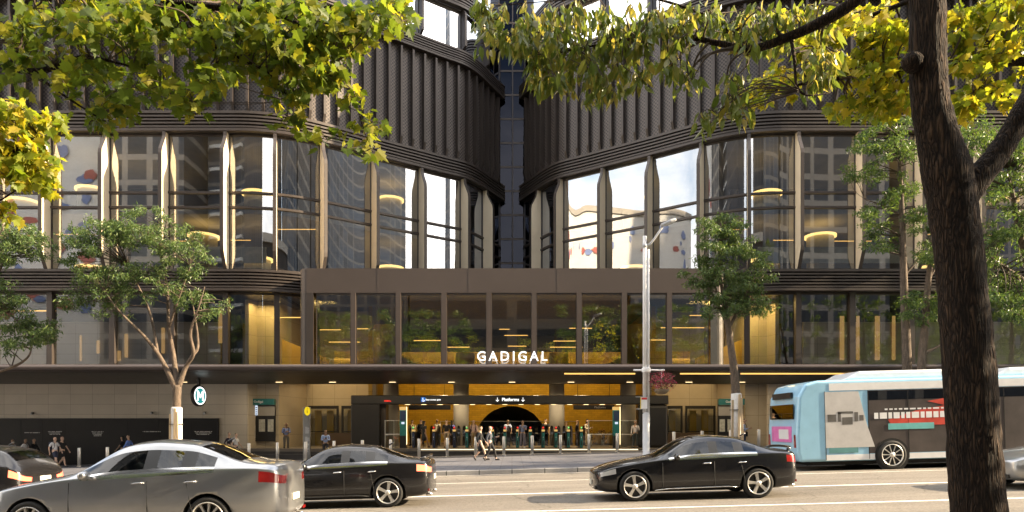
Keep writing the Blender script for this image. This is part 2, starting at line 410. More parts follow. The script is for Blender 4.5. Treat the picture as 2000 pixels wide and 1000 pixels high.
wings = [Wing(-1), Wing(1)]                # -1: left of the slot, +1: right
Z_W0, Z_W1, Z_B1, Z_P1, Z_B2, Z_U1, Z_B3 = 10.4, 18.0, 19.15, 25.4, 26.35, 29.1, 30.3
fin_px = [-130, -14, 98, 212, 327, 445, 538, 627, 727, 819, 901, 943]
fin_a = [arc_of_px(p) for p in fin_px]
A_END = STOT - .02
mull_px = [-120, -10, 101, 222, 338, 443, 541]
mull_a = [arc_of_px(p) for p in mull_px] + [arc_of_px(600)]
def band(wg, a0, a1, z0, z1, out, n):
    mb = MB(); ln = wg.line(a0, a1)
    mb.sweep(ln, [(.02, z0 + .05), (out * .45, z0 + .05), (out * .45, z1 - .05), (.02, z1 - .05)])
    h = (z1 - z0) / n
    for k in range(n):
        z = z0 + h * k
        th = h * (.62 if k not in (0, n - 1) else .9)
        mb.sweep(ln, [(out * .46, z), (out, z + h * .12), (out, z + th), (out * .46, z + th * .92)])
    mb.build('louvre_band', bronze, bld)
def bay(wg, a0, a1, z0, z1, gm, trans=(), inset=.0, frame=.05, g=.08):
    """one window: frame bars and its pane"""
    mb = MB(); ln = wg.line(a0 + g, a1 - g, .3)
    for z in (z0 + frame, z1 - frame): mb.sweep(ln, [(-.06, z - frame), (.06, z - frame), (.06, z + frame), (-.06, z + frame)])
    for z in trans: mb.sweep(ln, [(-.05, z - .06), (.12, z - .06), (.12, z + .06), (-.05, z + .06)])
    for a, s_ in ((a0 + g, 1), (a1 - g, -1)):
        p, n, _ = wg.at(a); t = Vector((n.y, -n.x)); rz = math.atan2(t.y, t.x)
        mb.box((p.x, p.y, (z0 + z1) / 2), (.07, .12, z1 - z0 - .01), rz)
    fr = mb.build('window', bronze, bld)
    pn = MB(); pn.sweep(wg.line(a0 + g, a1 - g, .3), [(inset, z0 + .02), (inset, z1 - .02)], closed=False, smooth=True)
    pn.build('pane', gm, fr)
for wg in wings:
    # cladding and its ribs
    mb = MB(); mb.sweep(wg.line(4, A_END), [(0, Z_B1 - .1), (0, Z_P1 + .1)], closed=False, smooth=True)
    mb.build('perforated_cladding', perf, bld)
    a = 8.0
    while a < A_END - .3:
        p, n, _ = wg.at(a); ang = math.atan2(n.y, n.x)
        M = Matrix.Translation((p.x, p.y, 0)) @ Matrix.Rotation(ang, 4, 'Z') @ Matrix(((1, 0, 0, 0), (0, 0, 1, -.07), (0, 1, 0, 0), (0, 0, 0, 1)))
        rb = MB(); rb.prism([(.01, Z_B1 + .02), (.10, Z_B1 + .02), (.30, Z_B1 + .55), (.30, Z_P1 - .1), (.01, Z_P1 - .1)], M, .14)
        rb.build('rib', bronze, bld)
        a += .82
    band(wg, 4, A_END, Z_W1, Z_B1, .42, 6)
    band(wg, 4, A_END, Z_P1, Z_B2, .42, 6)
    band(wg, 4, A_END, Z_U1, Z_B3, .42, 6)
    band(wg, 4, arc_of_px(640), 9.18, Z_W0, .5, 7)
    # tall windows and the stone fins between them
    for k in range(len(fin_a)):
        a0 = fin_a[k]; a1 = fin_a[k + 1] if k + 1 < len(fin_a) else A_END
        bay(wg, a0, a1, Z_W0, Z_W1, g_up if k + 2 < len(fin_a) else g_dark, (13.9, 14.72))
        bay(wg, a0, a1, Z_B2, Z_U1, g_up if k + 2 < len(fin_a) else g_dark, ())
        p, n, _ = wg.at(a0); ang = math.atan2(n.y, n.x)
        S = Matrix(((1, 0, 0, 0), (0, 0, 1, 0), (0, 1, 0, 0), (0, 0, 0, 1)))
        prof = [(-.05, Z_W0), (.34, Z_W0), (.78, Z_W0 + .95), (.80, Z_W0 + 1.2), (.80, Z_W1 - 1.35), (.76, Z_W1 - 1.1), (.42, Z_W1 - .45), (.36, Z_W1 - .25), (.36, Z_W1 - .02), (-.05, Z_W1 - .02)]
        M = Matrix.Translation((p.x, p.y, 0)) @ Matrix.Rotation(ang, 4, 'Z') @ S @ Matrix.Translation((0, 0, -.08))
        fm = MB(); fm.prism(prof, M, .16); fin = fm.build('stone_fin', stone_fin, bld)
        ed = MB()
        for q in range(1, 8):                                   # dark leading edge strip
            x0, z0 = prof[q]; x1, z1 = prof[q + 1]
            ed.prism([(x0 + .004, z0), (x0 + .05, z0), (x1 + .05, z1), (x1 + .004, z1)], M @ Matrix.Translation((0, 0, -.012)), .184)
        ed.build('edge_trim', bronze, fin)
        rb = MB(); rb.prism([(.0, Z_B2 + .02), (.5, Z_B2 + .3), (.5, Z_U1 - .3), (.3, Z_U1 - .02), (.0, Z_U1 - .02)], M, .16); rb.build('upper_fin', bronze, bld)
    # storey above the canopy
    for k in range(len(mull_a) - 1):
        bay(wg, mull_a[k], mull_a[k + 1], 4.98, 9.18, g_low, (), frame=.06)
        p, n, _ = wg.at(mull_a[k]); t = Vector((n.y, -n.x))
        mb = MB(); mb.box((p.x + n.x * .06, p.y + n.y * .06, 7.08), (.3, .3, 4.2), math.atan2(t.y, t.x)); mb.build('mullion', bronze, bld)
    # floors behind the glass
    for z0, z1, m_ in ((10.05, 10.40, concrete), (14.05, 14.4, concrete), (18.05, 18.45, concrete), (26.0, 26.3, concrete), (29.2, 29.5, concrete)):
        pts = [(p - n * (.35 if z0 != 14.05 else 1.6)) for p, n, _ in wg.line(2, A_END - .6, .8)]
        poly = [(p.x, p.y) for p in pts] + [(wg.g * 1.6, 50.2), (wg.g * 1.6, 58.4), (wg.g * 44, 58.4)]
        mb = MB(); mb.prism(poly, Matrix.Translation((0, 0, z0)), z1 - z0); mb.build('floor_slab', m_, bld)
    mb = MB()
    mb.b2(*sorted((wg.g * 43, wg.g * 15)), 47, 47.2, 10.4, 18.05); mb.b2(*sorted((wg.g * 15, wg.g * 1.2)), 57, 57.2, 10.4, 18.05)
    mb.build('inner_wall', mat('inner_wall', (.11, .095, .08), .7, vscale=.4) if 'inner_wall' not in MATS else MATS['inner_wall'], bld)
    mb = MB(); mb.b2(*sorted((wg.g * 44, wg.g * 1.7)), 58.0, 58.2, 26.3, 29.2); mb.build('inner_wall', MATS['inner_wall'], bld)
    # round columns wearing a ring of light
    for px, d, zr in ((45, 41.2, (15.2,)), (180, 41.2, (15.9, 11.2)), (288, 43, (15.2,)), (398, 41.5, (13.2,)), (503, 41.3, (15.7, 11.75)), (762, 46, (16.9, 12.3))):
        x = PX(px, d) * -wg.g
        for z in zr:
            zb = 14.4 if z > 14.4 else 10.4
            mb = MB(); mb.lathe([(.78, zb), (.78, z)], (x, d, 0), 28); c = mb.build('round_column', MATS.get('plaster') or mat('plaster', (.50, .46, .34), .6), bld)
            mb = MB(); mb.lathe([(.80, z), (.92, z), (.92, z + .12), (.80, z + .12)], (x, d, 0), 32, smooth=False); mb.build('ring_light', e_ring, c)
    # thin line lights under the slabs
    for k in range(6):
        x = wg.g * (13 + k * 4.4); y = 41 + (k % 3) * 1.3
        mb = MB(); mb.b2(x - 1.2, x + 1.2, y, y + .06, 13.55 - .3 * (k % 2), 13.58 - .3 * (k % 2)); mb.build('line_light', e_line, bld)
    mb = MB(); mb.b2(*sorted((wg.g * 27, wg.g * 14.5)), 40.2, 40.3, 11.35, 12.3); mb.build('balustrade', MATS.get('frosted') or mat('frosted', (.5, .5, .44), .5), bld)

# the dark glazed slot between the wings
mb = MB(); mb.b2(-1.6, 1.6, 50.0, 50.15, 9.75, 40); mb.build('slot_wall', mat('slot_dark', (.05, .06, .09), .5), bld)
for k in range(16):
    z0 = 10.2 + k * 1.75
    for x0, x1 in ((-.98, -.02), (.02, .98)):
        fr = MB(); fr.b2(x0, x1, 49.72, 49.82, z0 + 1.60, z0 + 1.72); fr.b2(x0, x0 + .06, 49.72, 49.82, z0 + .0, z0 + 1.59)
        f_ = fr.build('slot_window', bronze_l, bld)
        pn = MB(); pn.b2(x0 + .065, x1 - .005, 49.76, 49.79, z0, z0 + 1.59); pn.build('pane', g_blue, f_)

# ---- glazed box over the entrance, standing proud of the wings
def arcpts(cx, cy, r, a0, a1, n=6): return [(cx + r * math.cos(R(a0 + (a1 - a0) * k / n)), cy + r * math.sin(R(a0 + (a1 - a0) * k / n))) for k in range(n + 1)]
BX, BY, BR = 11.42, 36.5, .45
outl = [(-BX, 40.2)] + arcpts(-BX + BR, BY + BR, BR, 180, 270) + arcpts(BX - BR, BY + BR, BR, 270, 360) + [(BX, 40.2)]
def outline_line(pts):
    res = []; a = 0
    for i, p in enumerate(pts):
        q0 = Vector(pts[max(0, i - 1)]); q1 = Vector(pts[min(len(pts) - 1, i + 1)]); t = (q1 - q0).normalized()
        if i: a += (Vector(p) - Vector(pts[i - 1])).length
        res.append((Vector(p), Vector((t.y, -t.x)), a))
    return res
OL = outline_line(outl)
ZF0, ZF1 = 8.87, 10.18
mb = MB(); mb.sweep(OL, [(0, ZF0), (0, ZF1), (-.2, ZF1), (-.2, ZF0)], smooth=False); fas = mb.build('fascia', bronze_l, bld)
mb = MB()
for px in (736, 914, 1087, 1264): mb.b2(PX(px, BY) - .006, PX(px, BY) + .006, BY - .004, BY + .01, ZF0 + .01, ZF1 - .01)
mb.build('panel_joint', darkm, fas)
mb = MB(); mb.prism([(p[0] * .99, p[1] + .1) for p in outl], Matrix.Translation((0, 0, ZF1 - .12)), .1); mb.build('box_roof', bronze, bld)
cornmat = mat('bronze_highlight', (.30, .27, .24), .22, metal=.8, var=.05)  # the right corner's highlight is put into this lighter, glossier bronze
for g in (-1, 1):
    pts = [(-BX, 39.9)] + arcpts(-BX + BR, BY + BR, BR, 180, 270) + [(PX(612, BY), BY)]
    if g > 0: pts = [(-x, y) for x, y in pts][::-1]
    mb = MB(); mb.sweep(outline_line(pts), [(0, 4.98), (0, ZF0 - .005), (-.18, ZF0 - .005), (-.18, 4.98)]); mb.build('corner_post', bronze if g < 0 else cornmat, bld)
bx = [612, 690, 778, 867, 955, 1043, 1131, 1219, 1307, 1390]
for k in range(len(bx) - 1):
    x0, x1 = PX(bx[k], BY), PX(bx[k + 1], BY)
    if k:
        mb = MB(); mb.b2(x0 - .13, x0 + .13, BY - .05, BY + .3, 4.98, ZF0 - .004); mb.build('mullion', bronze_l, bld)
    fr = MB(); fr.prism([(x0 + .14, 5.0), (x1 - .14, 5.0), (x1 - .14, ZF0 - .01), (x0 + .14, ZF0 - .01), (x0 + .14, 5.08), (x0 + .17, 5.08), (x0 + .17, ZF0 - .09), (x1 - .17, ZF0 - .09), (x1 - .17, 5.08), (x0 + .14, 5.079)], Matrix.Translation((0, BY + .14, 0)) @ FRONT, .10)
    f_ = fr.build('window', bronze, bld)
    pn = MB(); pn.b2(x0 + .171, x1 - .171, BY + .08, BY + .10, 5.082, ZF0 - .092); pn.build('pane', g_low, f_)

# ---- canopy
cano = MB()
prof = [(35.5 + .2 * math.cos(R(a)), 4.79 + .17 * math.sin(R(a))) for a in range(90, 271, 15)] + [(40.5, 4.24), (40.5, 4.42), (36.3, 4.96)]
n = len(prof)
for x0, x1 in ((-44, -12.5), (-12.495, -6.2), (-6.195, .2), (.205, 6.5), (6.505, 12.6), (12.605, 19), (19.005, 44)):
    vs = [(x0, y, z) for y, z in prof] + [(x1, y, z) for y, z in prof]
    cano.add(vs, [(i, (i + 1) % n, n + (i + 1) % n, n + i) for i in range(n)], 0, False); cano.add(vs[:n], [tuple(range(n))]); cano.add(vs[n:], [tuple(range(n))])
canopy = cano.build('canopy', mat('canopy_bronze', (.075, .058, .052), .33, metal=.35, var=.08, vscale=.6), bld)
sj = MB()
for k in range(34):
    x = -30 + k * 1.8 ; sk_ = .35
    sj.add([(x, 35.9, 4.575), (x + .02, 35.9, 4.575), (x + .02 + sk_, 40.4, 4.245), (x + sk_, 40.4, 4.245)], [(0, 1, 2, 3)]) if k else None
sj.build('soffit_joint', rubber, canopy)
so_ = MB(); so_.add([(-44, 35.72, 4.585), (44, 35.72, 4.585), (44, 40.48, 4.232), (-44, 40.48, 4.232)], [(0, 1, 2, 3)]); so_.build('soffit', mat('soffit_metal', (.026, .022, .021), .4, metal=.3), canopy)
for x0, x1 in ((PX(1102, 36.3), PX(1240, 36.3)), (PX(1328, 36.3), PX(1440, 36.3)), (PX(1446, 36.3), 22)):
    mb = MB(); mb.b2(x0, x1, 36.2, 36.28, 4.50, 4.535); mb.build('line_light', e_line, canopy)
for px in (360, 546, 650, 767, 882, 1000, 1115, 1230, 1345, 1448):
    x = PX(px, 39.6); mb = MB(); mb.b2(x - .19, x + .19, 39.5, 39.56, 4.272, 4.290); mb.build('downlight', e_warm, canopy)

# ---- street level: stone walls, granite plinth, recessed entrances
def wall_run(name, pts, z0, z1, m_, th=.25):
    """pts along a plan polyline, facing the street"""
    mb = MB(); mb.sweep(outline_line(pts), [(0, z0), (0, z1), (-th, z1), (-th, z0)], smooth=False); return mb.build(name, m_, bld)
wall_run('stone_wall', [(-44, 40.5), (-15.7, 40.5)], -1.5, 4.3, stone)
wall_run('stone_wall', [(15.2, 40.5), (44, 40.5)], -.8, 4.3, stone)
mb = MB(); mb.b2(-44, PX(427, 40.4), 40.36, 40.49, -1.4, PZ(817, 40.4)); pl = mb.build('granite_plinth', mat('black_granite', (.011, .0105, .011), .5, var=.25, vscale=1.5, spec=.25), bld)
mb = MB()
for px in (42, 84, 128, 190, 250, 310, 372): mb.b2(PX(px, 40.4) - .006, PX(px, 40.4) + .006, 40.352, 40.37, -1.3, 2.19)
mb.build('panel_joint', rubber, pl)
# inscriptions too small to read: rows of short strokes
engr = mat('inscription_white', (.55, .55, .55), .6)
for px, py, rows, wid in ((63, 845, 1, 30), (107, 843, 3, 26), (190, 843, 4, 22), (296, 843, 1, 34), (397, 843, 3, 34)):
    mb = MB(); r_ = random.Random(px)
    for r in range(rows):
        z = PZ(py + r * 2.7, 40.35); x = PX(px - wid / 2 * (1 - .12 * r), 40.35); xe = PX(px + wid / 2 * (1 - .12 * r), 40.35)
        while x < xe:
            wd = r_.uniform(.018, .04); mb.b2(x, x + wd, 40.345, 40.358, z - .022, z + .022); x += wd + (.012 if r_.random() < .8 else .05)
    mb.build('inscription', engr, pl)
# recessed stone entrances each side
for g in (-1, 1):
    pts = [(-15.7, 40.72), (-15.5, 41.5), (-14.2, 41.62), (-13.9, 46.2), (-9.2, 46.2), (-9.0, 44.0)]
    if g > 0: pts = [(-x, y) for x, y in pts][::-1]
    wall_run('entrance_wall', pts, -.6, 9.6, stone_in)
# ---- hall behind the gates
mb = MB(); mb.b2(-16, 15.5, 39.5, 58, .1, FLOOR); mb.build('hall_floor', floor_m, bld)
mb = MB(); mb.b2(-16, 15.5, 39.14, 39.498, -.6, FLOOR - .15); mb.b2(-16, 8, 38.8, 39.138, -.6, FLOOR - .30); mb.build('entrance_step', mat('step_stone', (.05, .045, .042), .5, var=.2), bld)
mb = MB(); mb.b2(PX(822, 39.48), PX(1246, 39.48), 39.462, 39.496, FLOOR - .075, FLOOR - .028); mb.build('step_light', emat('step_light', (1., .80, .50), .6), bld)
DW = 54.
cz, cr_ = .5, 2.83; ax = PX(998, DW)
mb = MB(); pts = [(ax + cr_ * math.cos(R(180 - 6 * k)), cz + cr_ * math.sin(R(180 - 6 * k))) for k in range(31)]
for i in range(30):
    (x0, z0), (x1, z1) = pts[i], pts[i + 1]; mb.quad((x0, DW, z0), (x1, DW, z1), (x1, DW, 7.6), (x0, DW, 7.6))
mb.quad((-13, DW, .3), (ax - cr_, DW, .3), (ax - cr_, DW, 7.6), (-13, DW, 7.6)); mb.quad((ax + cr_, DW, .3), (13, DW, .3), (13, DW, 7.6), (ax + cr_, DW, 7.6))
mb.build('gold_wall', gold, bld)
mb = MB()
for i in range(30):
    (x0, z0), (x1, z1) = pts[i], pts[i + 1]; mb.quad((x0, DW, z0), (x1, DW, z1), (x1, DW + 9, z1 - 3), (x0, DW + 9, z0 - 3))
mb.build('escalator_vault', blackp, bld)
mb = MB(); mb.b2(-44, 44, 58.5, 58.8, -.3, 13); mb.build('hall_back', darkm, bld)
for g in (-1, 1):
    mb = MB(); mb.b2(*sorted((g * 9.05, g * 9.3)), 44.2, 54, .44, 9.6); mb.build('hall_side_wall', MATS.get('goldyz') or tiles('goldyz', (.54, .36, .08), (.26, .17, .04), 1.8, 1.0, .012, 0., .4, .1, 'YZ'), bld)
    # sloping gold parapets of the stair hall seen through the upper glass
    mb = MB(); x0, x1 = g * 11.3, g * 16.6
    mb.prism([(x0, 5.0), (x1, 5.0), (x1, 8.1), (x0, 5.9)] if g > 0 else [(x1, 5.0), (x0, 5.0), (x0, 5.9), (x1, 8.1)], Matrix.Translation((0, 42.2, 0)) @ FRONT, .12); mb.build('stair_parapet', goldp, bld)
    mb = MB(); x0, x1 = g * 5.0, g * 8.1
    mb.prism([(x0, 5.0), (x1, 5.0), (x1, 6.9)] if g > 0 else [(x1, 5.0), (x0, 5.0), (x1, 6.9)], Matrix.Translation((0, 43.2, 0)) @ FRONT, .12); mb.build('stair_parapet', goldp, bld)
    mb = MB(); mb.b2(*sorted((g * 8.2, g * 11.2)), 43.0, 43.1, 5.0, 6.45); mb.build('gold_panel', goldp, bld)
    x = g * PX(1242, 42.5); mb = MB(); mb.lathe([(.86, 4.5), (.86, 7.95)], (x, 42.3, 0), 28); mb.build('gold_drum', MATS.get('brown_drum') or mat('brown_drum', (.33, .22, .06), .4), bld)
    x = g * PX(1092, 43); mb = MB(); mb.lathe([(.60, 4.5), (.60, 6.35)], (x, 43.2, 0), 24); mb.build('gold_drum', goldd, bld)
for px in (762, 900, 1088, 1228):
    mb = MB(); mb.lathe([(.5, FLOOR), (.5, 5.2)], (PX(px, 44.), 44.3, 0), 24); mb.build('concrete_column', concrete, bld)
mb = MB(); mb.b2(-13, 13, 40.3, 58.45, 9.5, 9.7); mb.build('hall_ceiling', darkm, bld)

for px, py, wpx, d in ((642, 644, 46, 44), (672, 668, 60, 41), (725, 642, 56, 45), (838, 665, 60, 42), (892, 678, 50, 43), (757, 668, 20, 43), (1008, 655, 46, 44), (1010, 676, 36, 42), (1134, 641, 44, 44), (1108, 666, 54, 42), (1106, 678, 64, 42), (1280, 664, 50, 43), (1334, 640, 86, 42), (1360, 616, 26, 44), (985, 643, 20, 45), (560, 620, 60, 41), (60, 607, 96, 40.5)):
    a, b_ = P(px - wpx / 2, py, d), P(px + wpx / 2, py, d)
    mb = MB(); mb.b2(a.x, b_.x, d, d + .05, a.z - .022, a.z + .022); mb.build('line_light', e_line, bld)
# rooms behind the first-floor shop glass left and right: pale stone wall, dark ceiling, warm strips glowing for glints and lit niches
for g in (-1, 1):
    mb = MB(); mb.b2(*sorted((g * 17.5, g * 44)), 41.0, 41.2, 4.95, 8.0); mb.build('room_wall', stone, bld)
    mb = MB(); mb.b2(*sorted((g * 13.6, g * 44)), 38.6, 46, 9.3, 9.5); mb.b2(*sorted((g * 13.6, g * 44)), 38.6, 46, 4.7, 4.9); mb.build('room_slab', darkm, bld)
    mb = MB(); mb.b2(*sorted((g * 17.5, g * 44)), 44.0, 44.2, 7.9, 9.3); mb.build('room_wall', darkm, bld)
for px, y0, y1, wpx in ((157, 655, 705, 3), (191, 665, 690, 5), (246, 652, 698, 6), (232, 685, 705, 6), (318, 640, 690, 6), (430, 600, 670, 7), (1645, 617, 703, 8), (1676, 617, 703, 6), (1714, 617, 703, 9), (1746, 617, 703, 6)):
    d = 40.9; a, b_ = P(px - wpx / 2, y1, d), P(px + wpx / 2, y0, d)
    mb = MB(); mb.b2(a.x, b_.x, d, d + .05, a.z, b_.z); mb.build('glow_strip', emat('strip_glow', (1., .58, .2), .11) if 'strip_glow' not in MATS else MATS['strip_glow'], bld)

# ---- dark gate portal
PD = 41.0
mb = MB()
z0, z1 = PZ(789.5, PD), PZ(772, PD)
mb.b2(PX(685, PD), PX(1306, PD), PD, PD + .8, z0, z1); portal = mb.build('gate_portal', darkm, bld, bevel=.05)
mb = MB(); mb.b2(PX(685, PD) + .004, PX(741, PD), PD + .01, PD + 1.0, FLOOR, z0 - .004); mb.build('portal_leg', blackp, portal, bevel=.04)
mb = MB(); mb.b2(PX(741, PD) + .004, PX(751, PD), PD + .5, PD + 1.4, FLOOR, z0 - .004); mb.build('portal_return', bronze, portal)
mb = MB(); mb.b2(PX(1247, PD), PX(1306, PD) - .01, PD + .01, PD + 1.0, FLOOR, z0 - .004); mb.build('portal_leg', blackp, portal, bevel=.2, segs=5)
for k in range(14):
    x = PX(790, PD) + k * .98; mb = MB(); mb.b2(x, x + .30, PD + .2, PD + .28, z0 - .022, z0 - .004); mb.build('gate_light', e_warm, portal)
# lift lobbies in the recesses: dark door frames, glass and gold leaves
for g in (-1, 1):
    for xa, xb in ((9.4, 11.4), (11.6, 13.6)):
        x0, x1 = sorted((g * xa, g * xb)); d = 45.6
        mb = MB(); mb.b2(x0, x0 + .12, d, d + .15, FLOOR, 3.1); mb.b2(x1 - .12, x1, d, d + .15, FLOOR, 3.1); mb.b2(x0 + .121, x1 - .121, d, d + .15, 2.9, 3.1); mb.b2(x0 + .121, x1 - .121, d + .02, d + .12, 1.35, 1.41)
        f_ = mb.build('lobby_door', darkm, bld)
        mb = MB(); mb.b2(x0 + .125, x1 - .125, d + .05, d + .07, FLOOR + .02, 2.895); mb.build('pane', g_clear, f_)
        for k in range(2):
            xx = x0 + .35 + k * .8; mb = MB(); mb.b2(xx, xx + .45, d + .3, d + .4, FLOOR, 2.8); mb.build('gold_leaf_panel', goldd, f_)
    mb = MB(); x0, x1 = sorted((g * 10.2, g * 12.6)); mb.b2(x0, x1, 45.2, 45.5, FLOOR, 1.3); mb.build('help_counter', mat('counter_brown', (.10, .07, .05), .4) if 'counter_brown' not in MATS else MATS['counter_brown'], bld)

# warm lamps of the hall and the recesses
def lamp(name, loc, e, sx, sy, col=(1., .64, .22), rot=(0, 0, 0)):
    l = bpy.data.lights.new(name, 'AREA'); l.shape = 'RECTANGLE'; l.size = sx; l.size_y = sy; l.energy = e; l.color = col
    o = bpy.data.objects.new(name, l); COL.objects.link(o); o.location = loc; o.rotation_euler = rot
    return o
def spot(name, loc, e, aim, ang=110, col=(1., .66, .24)):
    l = bpy.data.lights.new(name, 'SPOT'); l.energy = e; l.color = col; l.spot_size = R(ang); l.spot_blend = .9; l.shadow_soft_size = .12
    o = bpy.data.objects.new(name, l); COL.objects.link(o); o.location = loc; o.rotation_euler = (Vector(loc) - Vector(aim)).to_track_quat('Z', 'Y').to_euler()
for x in (-7.5, -4.5, -1.5, 1.5, 4.5, 7.5):
    spot('hall_spot', (x, 48.6, 9.3), 200, (x, 54, 3.5))
    spot('gate_fill', (x * .95, 41.9, 4.9), 230, (x * .95, 42.6, .4), 120, (1., .76, .44))  # unseen fill spots added to brighten the people at the gates

lamp('recess_lamp', (-12, 43.6, 6.0), 30, 4, 1.5, col=(1., .74, .40))
lamp('recess_lamp', (12, 43.6, 6.0), 30, 4, 1.5, col=(1., .74, .40))
lamp('stair_lamp', (-13, 40.6, 9.1), 70, 5, 1.0, col=(1., .68, .22))
lamp('stair_lamp', (13, 40.6, 9.1), 70, 5, 1.0, col=(1., .68, .22))
lamp('stair_lamp', (0, 40.6, 9.45), 12, 18, .3, col=(1., .66, .22))
lamp('canopy_lamp', (-8, 39.0, 4.15), 75, 14, .3, col=(1., .78, .5))
lamp('canopy_lamp', (8, 39.0, 4.15), 75, 14, .3, col=(1., .78, .5))
ORD = ['first', 'second', 'third', 'fourth', 'fifth', 'sixth', 'seventh', 'eighth', 'ninth', 'tenth', 'eleventh', 'twelfth', 'thirteenth', 'fourteenth', 'fifteenth', 'sixteenth', 'seventeenth', 'eighteenth', 'nineteenth', 'twentieth', 'twenty-first']
# ------------------------------------------------------------------ GADIGAL letters on the canopy
t = thing('station_name_sign', 'white illuminated capital letters reading GADIGAL standing on the canopy edge', 'sign', (0, 35.75, 4.96))
mb = MB(); text_into(mb, 'GADIGAL', .71, front_at(PX(1000.5, 35.7), 35.72, PZ(696.5, 35.7)), extrude=.03, bold=.006, spacing=1.38)
xs = [v[0] for v in mb.v]; want = (PX(932, 35.7), PX(1069, 35.7)); lo, hi = min(xs), max(xs)
mb.v = [(want[0] + (v[0] - lo) / (hi - lo) * (want[1] - want[0]), v[1], v[2]) for v in mb.v]
mb.build('lettering', e_white, t)
mb = MB(); mb.b2(want[0], want[1], 35.74, 35.78, 4.955, 4.985); mb.build('mounting_rail', darkm, t)

# ------------------------------------------------------------------ hanging round M sign
mx_, md = PX(388, 38.2), 38.2; mzc = PZ(773, 38.2); mr_ = .60
t = thing('metro_sign', 'round teal and white M sign hanging from the canopy on a black stem', 'sign', (mx_, md, mzc), R(78))
Mr = Matrix.Rotation(R(90), 4, 'X')
mb = MB(); mb.lathe([(mr_, -.09), (mr_, .09)], M=Mr, n=40); mb.build('case', darkm, t, world=False, bevel=.02)
mb = MB(); mb.box((0, 0, mr_ + .18), (.16, .12, .5)); mb.build('stem', darkm, t, world=False)
for sg in (1, -1):
    T = Matrix.Rotation(0 if sg > 0 else R(180), 4, 'Z')
    mb = MB(); mb.lathe([(mr_ * .84, .093), (mr_ * .84, .10)], M=T @ Mr, n=40); mb.build('white_disc', e_white, t, world=False)
    mb = MB(); mb.lathe([(mr_ * .70, .102), (mr_ * .70, .108)], M=T @ Mr, n=40); mb.build('teal_disc', emat('teal_sign', (.03, .30, .30), .3) if 'teal_sign' not in MATS else MATS['teal_sign'], t, world=False)
    mb = MB(); mb.prism([(-.27, -.28), (-.27, .28), (-.15, .28), (0, .03), (.15, .28), (.27, .28), (.27, -.28), (.15, -.28), (.15, .06), (.04, -.13), (-.04, -.13), (-.15, .06), (-.15, -.28)], T @ Matrix.Translation((0, -.110, 0)) @ FRONT, .006); mb.build('lettering', e_white, t, world=False)

# ------------------------------------------------------------------ bollards
BD = 37.6
def bollard_x(k): return PX(1039.5 + 55.3 * k, BD)
proto = None
for k in range(-16, 9):
    x = bollard_x(k)
    n_ = 4 - k if k <= 4 else k - 4
    side = 'left' if k < 4.1 else 'right'
    n_ = (4 - k + 0) if k <= 3 else (k - 3)
    if k <= 3: lab = f'brushed steel bollard on the pavement, {ORD[3 - k]} to the left of the white lamp post'
    else: lab = f'brushed steel bollard on the pavement, {ORD[k - 4]} to the right of the white lamp post'
    if proto is None:
        proto = thing('bollard', lab, 'bollard', (x, BD, pave_z(x)), group='steel bollards in a row before the station')
        mb = MB(); mb.lathe([(.085, .02), (.085, 1.03), (.075, 1.04), (0, 1.04)], n=20); mb.build('post', steel, proto, world=False)
        mb = MB(); mb.lathe([(.14, 0), (.14, .015), (.09, .02)], n=20); mb.build('base_plate', steel, proto, world=False)
        o = proto
    else:
        o = dup(proto); o.location = (x, BD, pave_z(x)); o['label'] = lab

# ------------------------------------------------------------------ ticket gates
GD = 40.9
gate_px = [807, 847, 887, 911.6, 936, 961.6, 986, 1011, 1036, 1061, 1086, 1110.5, 1135.7]
leds = ['g', 'r', 'r', 'g', 'r', 'r', 'r', 'r', 'r', 'r', 'r', 'g', 'g']
def make_gate(lab, led, wide):
    t = thing('ticket_gate', lab, 'ticket gate', (0, 0, 0), group='ticket gates in a row')
    mb = MB(); mb.b2(-.085, .085, 0, 1.5, 0, .98); mb.build('cabinet', darkm, t, world=False, bevel=.03)
    mb = MB(); mb.b2(-.082, .082, -.012, -.003, .04, .90); pnl = mb.build('front_panel', navy if wide else teal, t, world=False)
    mb = MB(); mb.b2(-.035, .035, -.018, -.013, .16, .42); mb.build('symbol_plate', blackp, pnl, world=False)
    mb = MB(); mb.prism([(-.03, 0), (.03, 0), (0, -.05)], front_at(0, -.018, .62), .004); mb.b2(-.012, .012, -.022, -.018, .62, .68); mb.b2(-.028, .028, -.0225, -.0185, .50, .51); mb.build('arrow', white, pnl, world=False)
    mb = MB(); mb.b2(-.09, .09, -.02, .16, .985, 1.10); mb.build('card_reader', e_amber, t, world=False, bevel=.02)
    mb = MB(); mb.b2(-.05, .05, .03, .09, 1.102, 1.27); mb.build('signal_post', darkm, t, world=False)
    mb = MB(); mb.lathe([(.03, 1.17), (.042, 1.18), (.042, 1.25), (.03, 1.26)], (0, .0, 0), 14); mb.build('signal_light', e_red if led == 'r' else e_green, t, world=False)
    for s_ in (-1, 1):
        mb = MB(); pts = [(.11, .0), (.11, 1.0)] + [(.11 + .10 + .10 * math.cos(R(180 - a)), 1.0 + .22 * math.sin(R(180 - a))) for a in range(0, 181, 20)][1:-1] + [(.31, 1.0), (.31, 0)]
        mb.prism([(s_ * p[0], p[1] + .12) for p in pts], front_at(0, .8, 0), .03); mb.build('flap', MATS.get('smoked') or glass('smoked', (.35, .33, .30), base=.04, gain=.8), t, world=False)
    return t
protos = {}
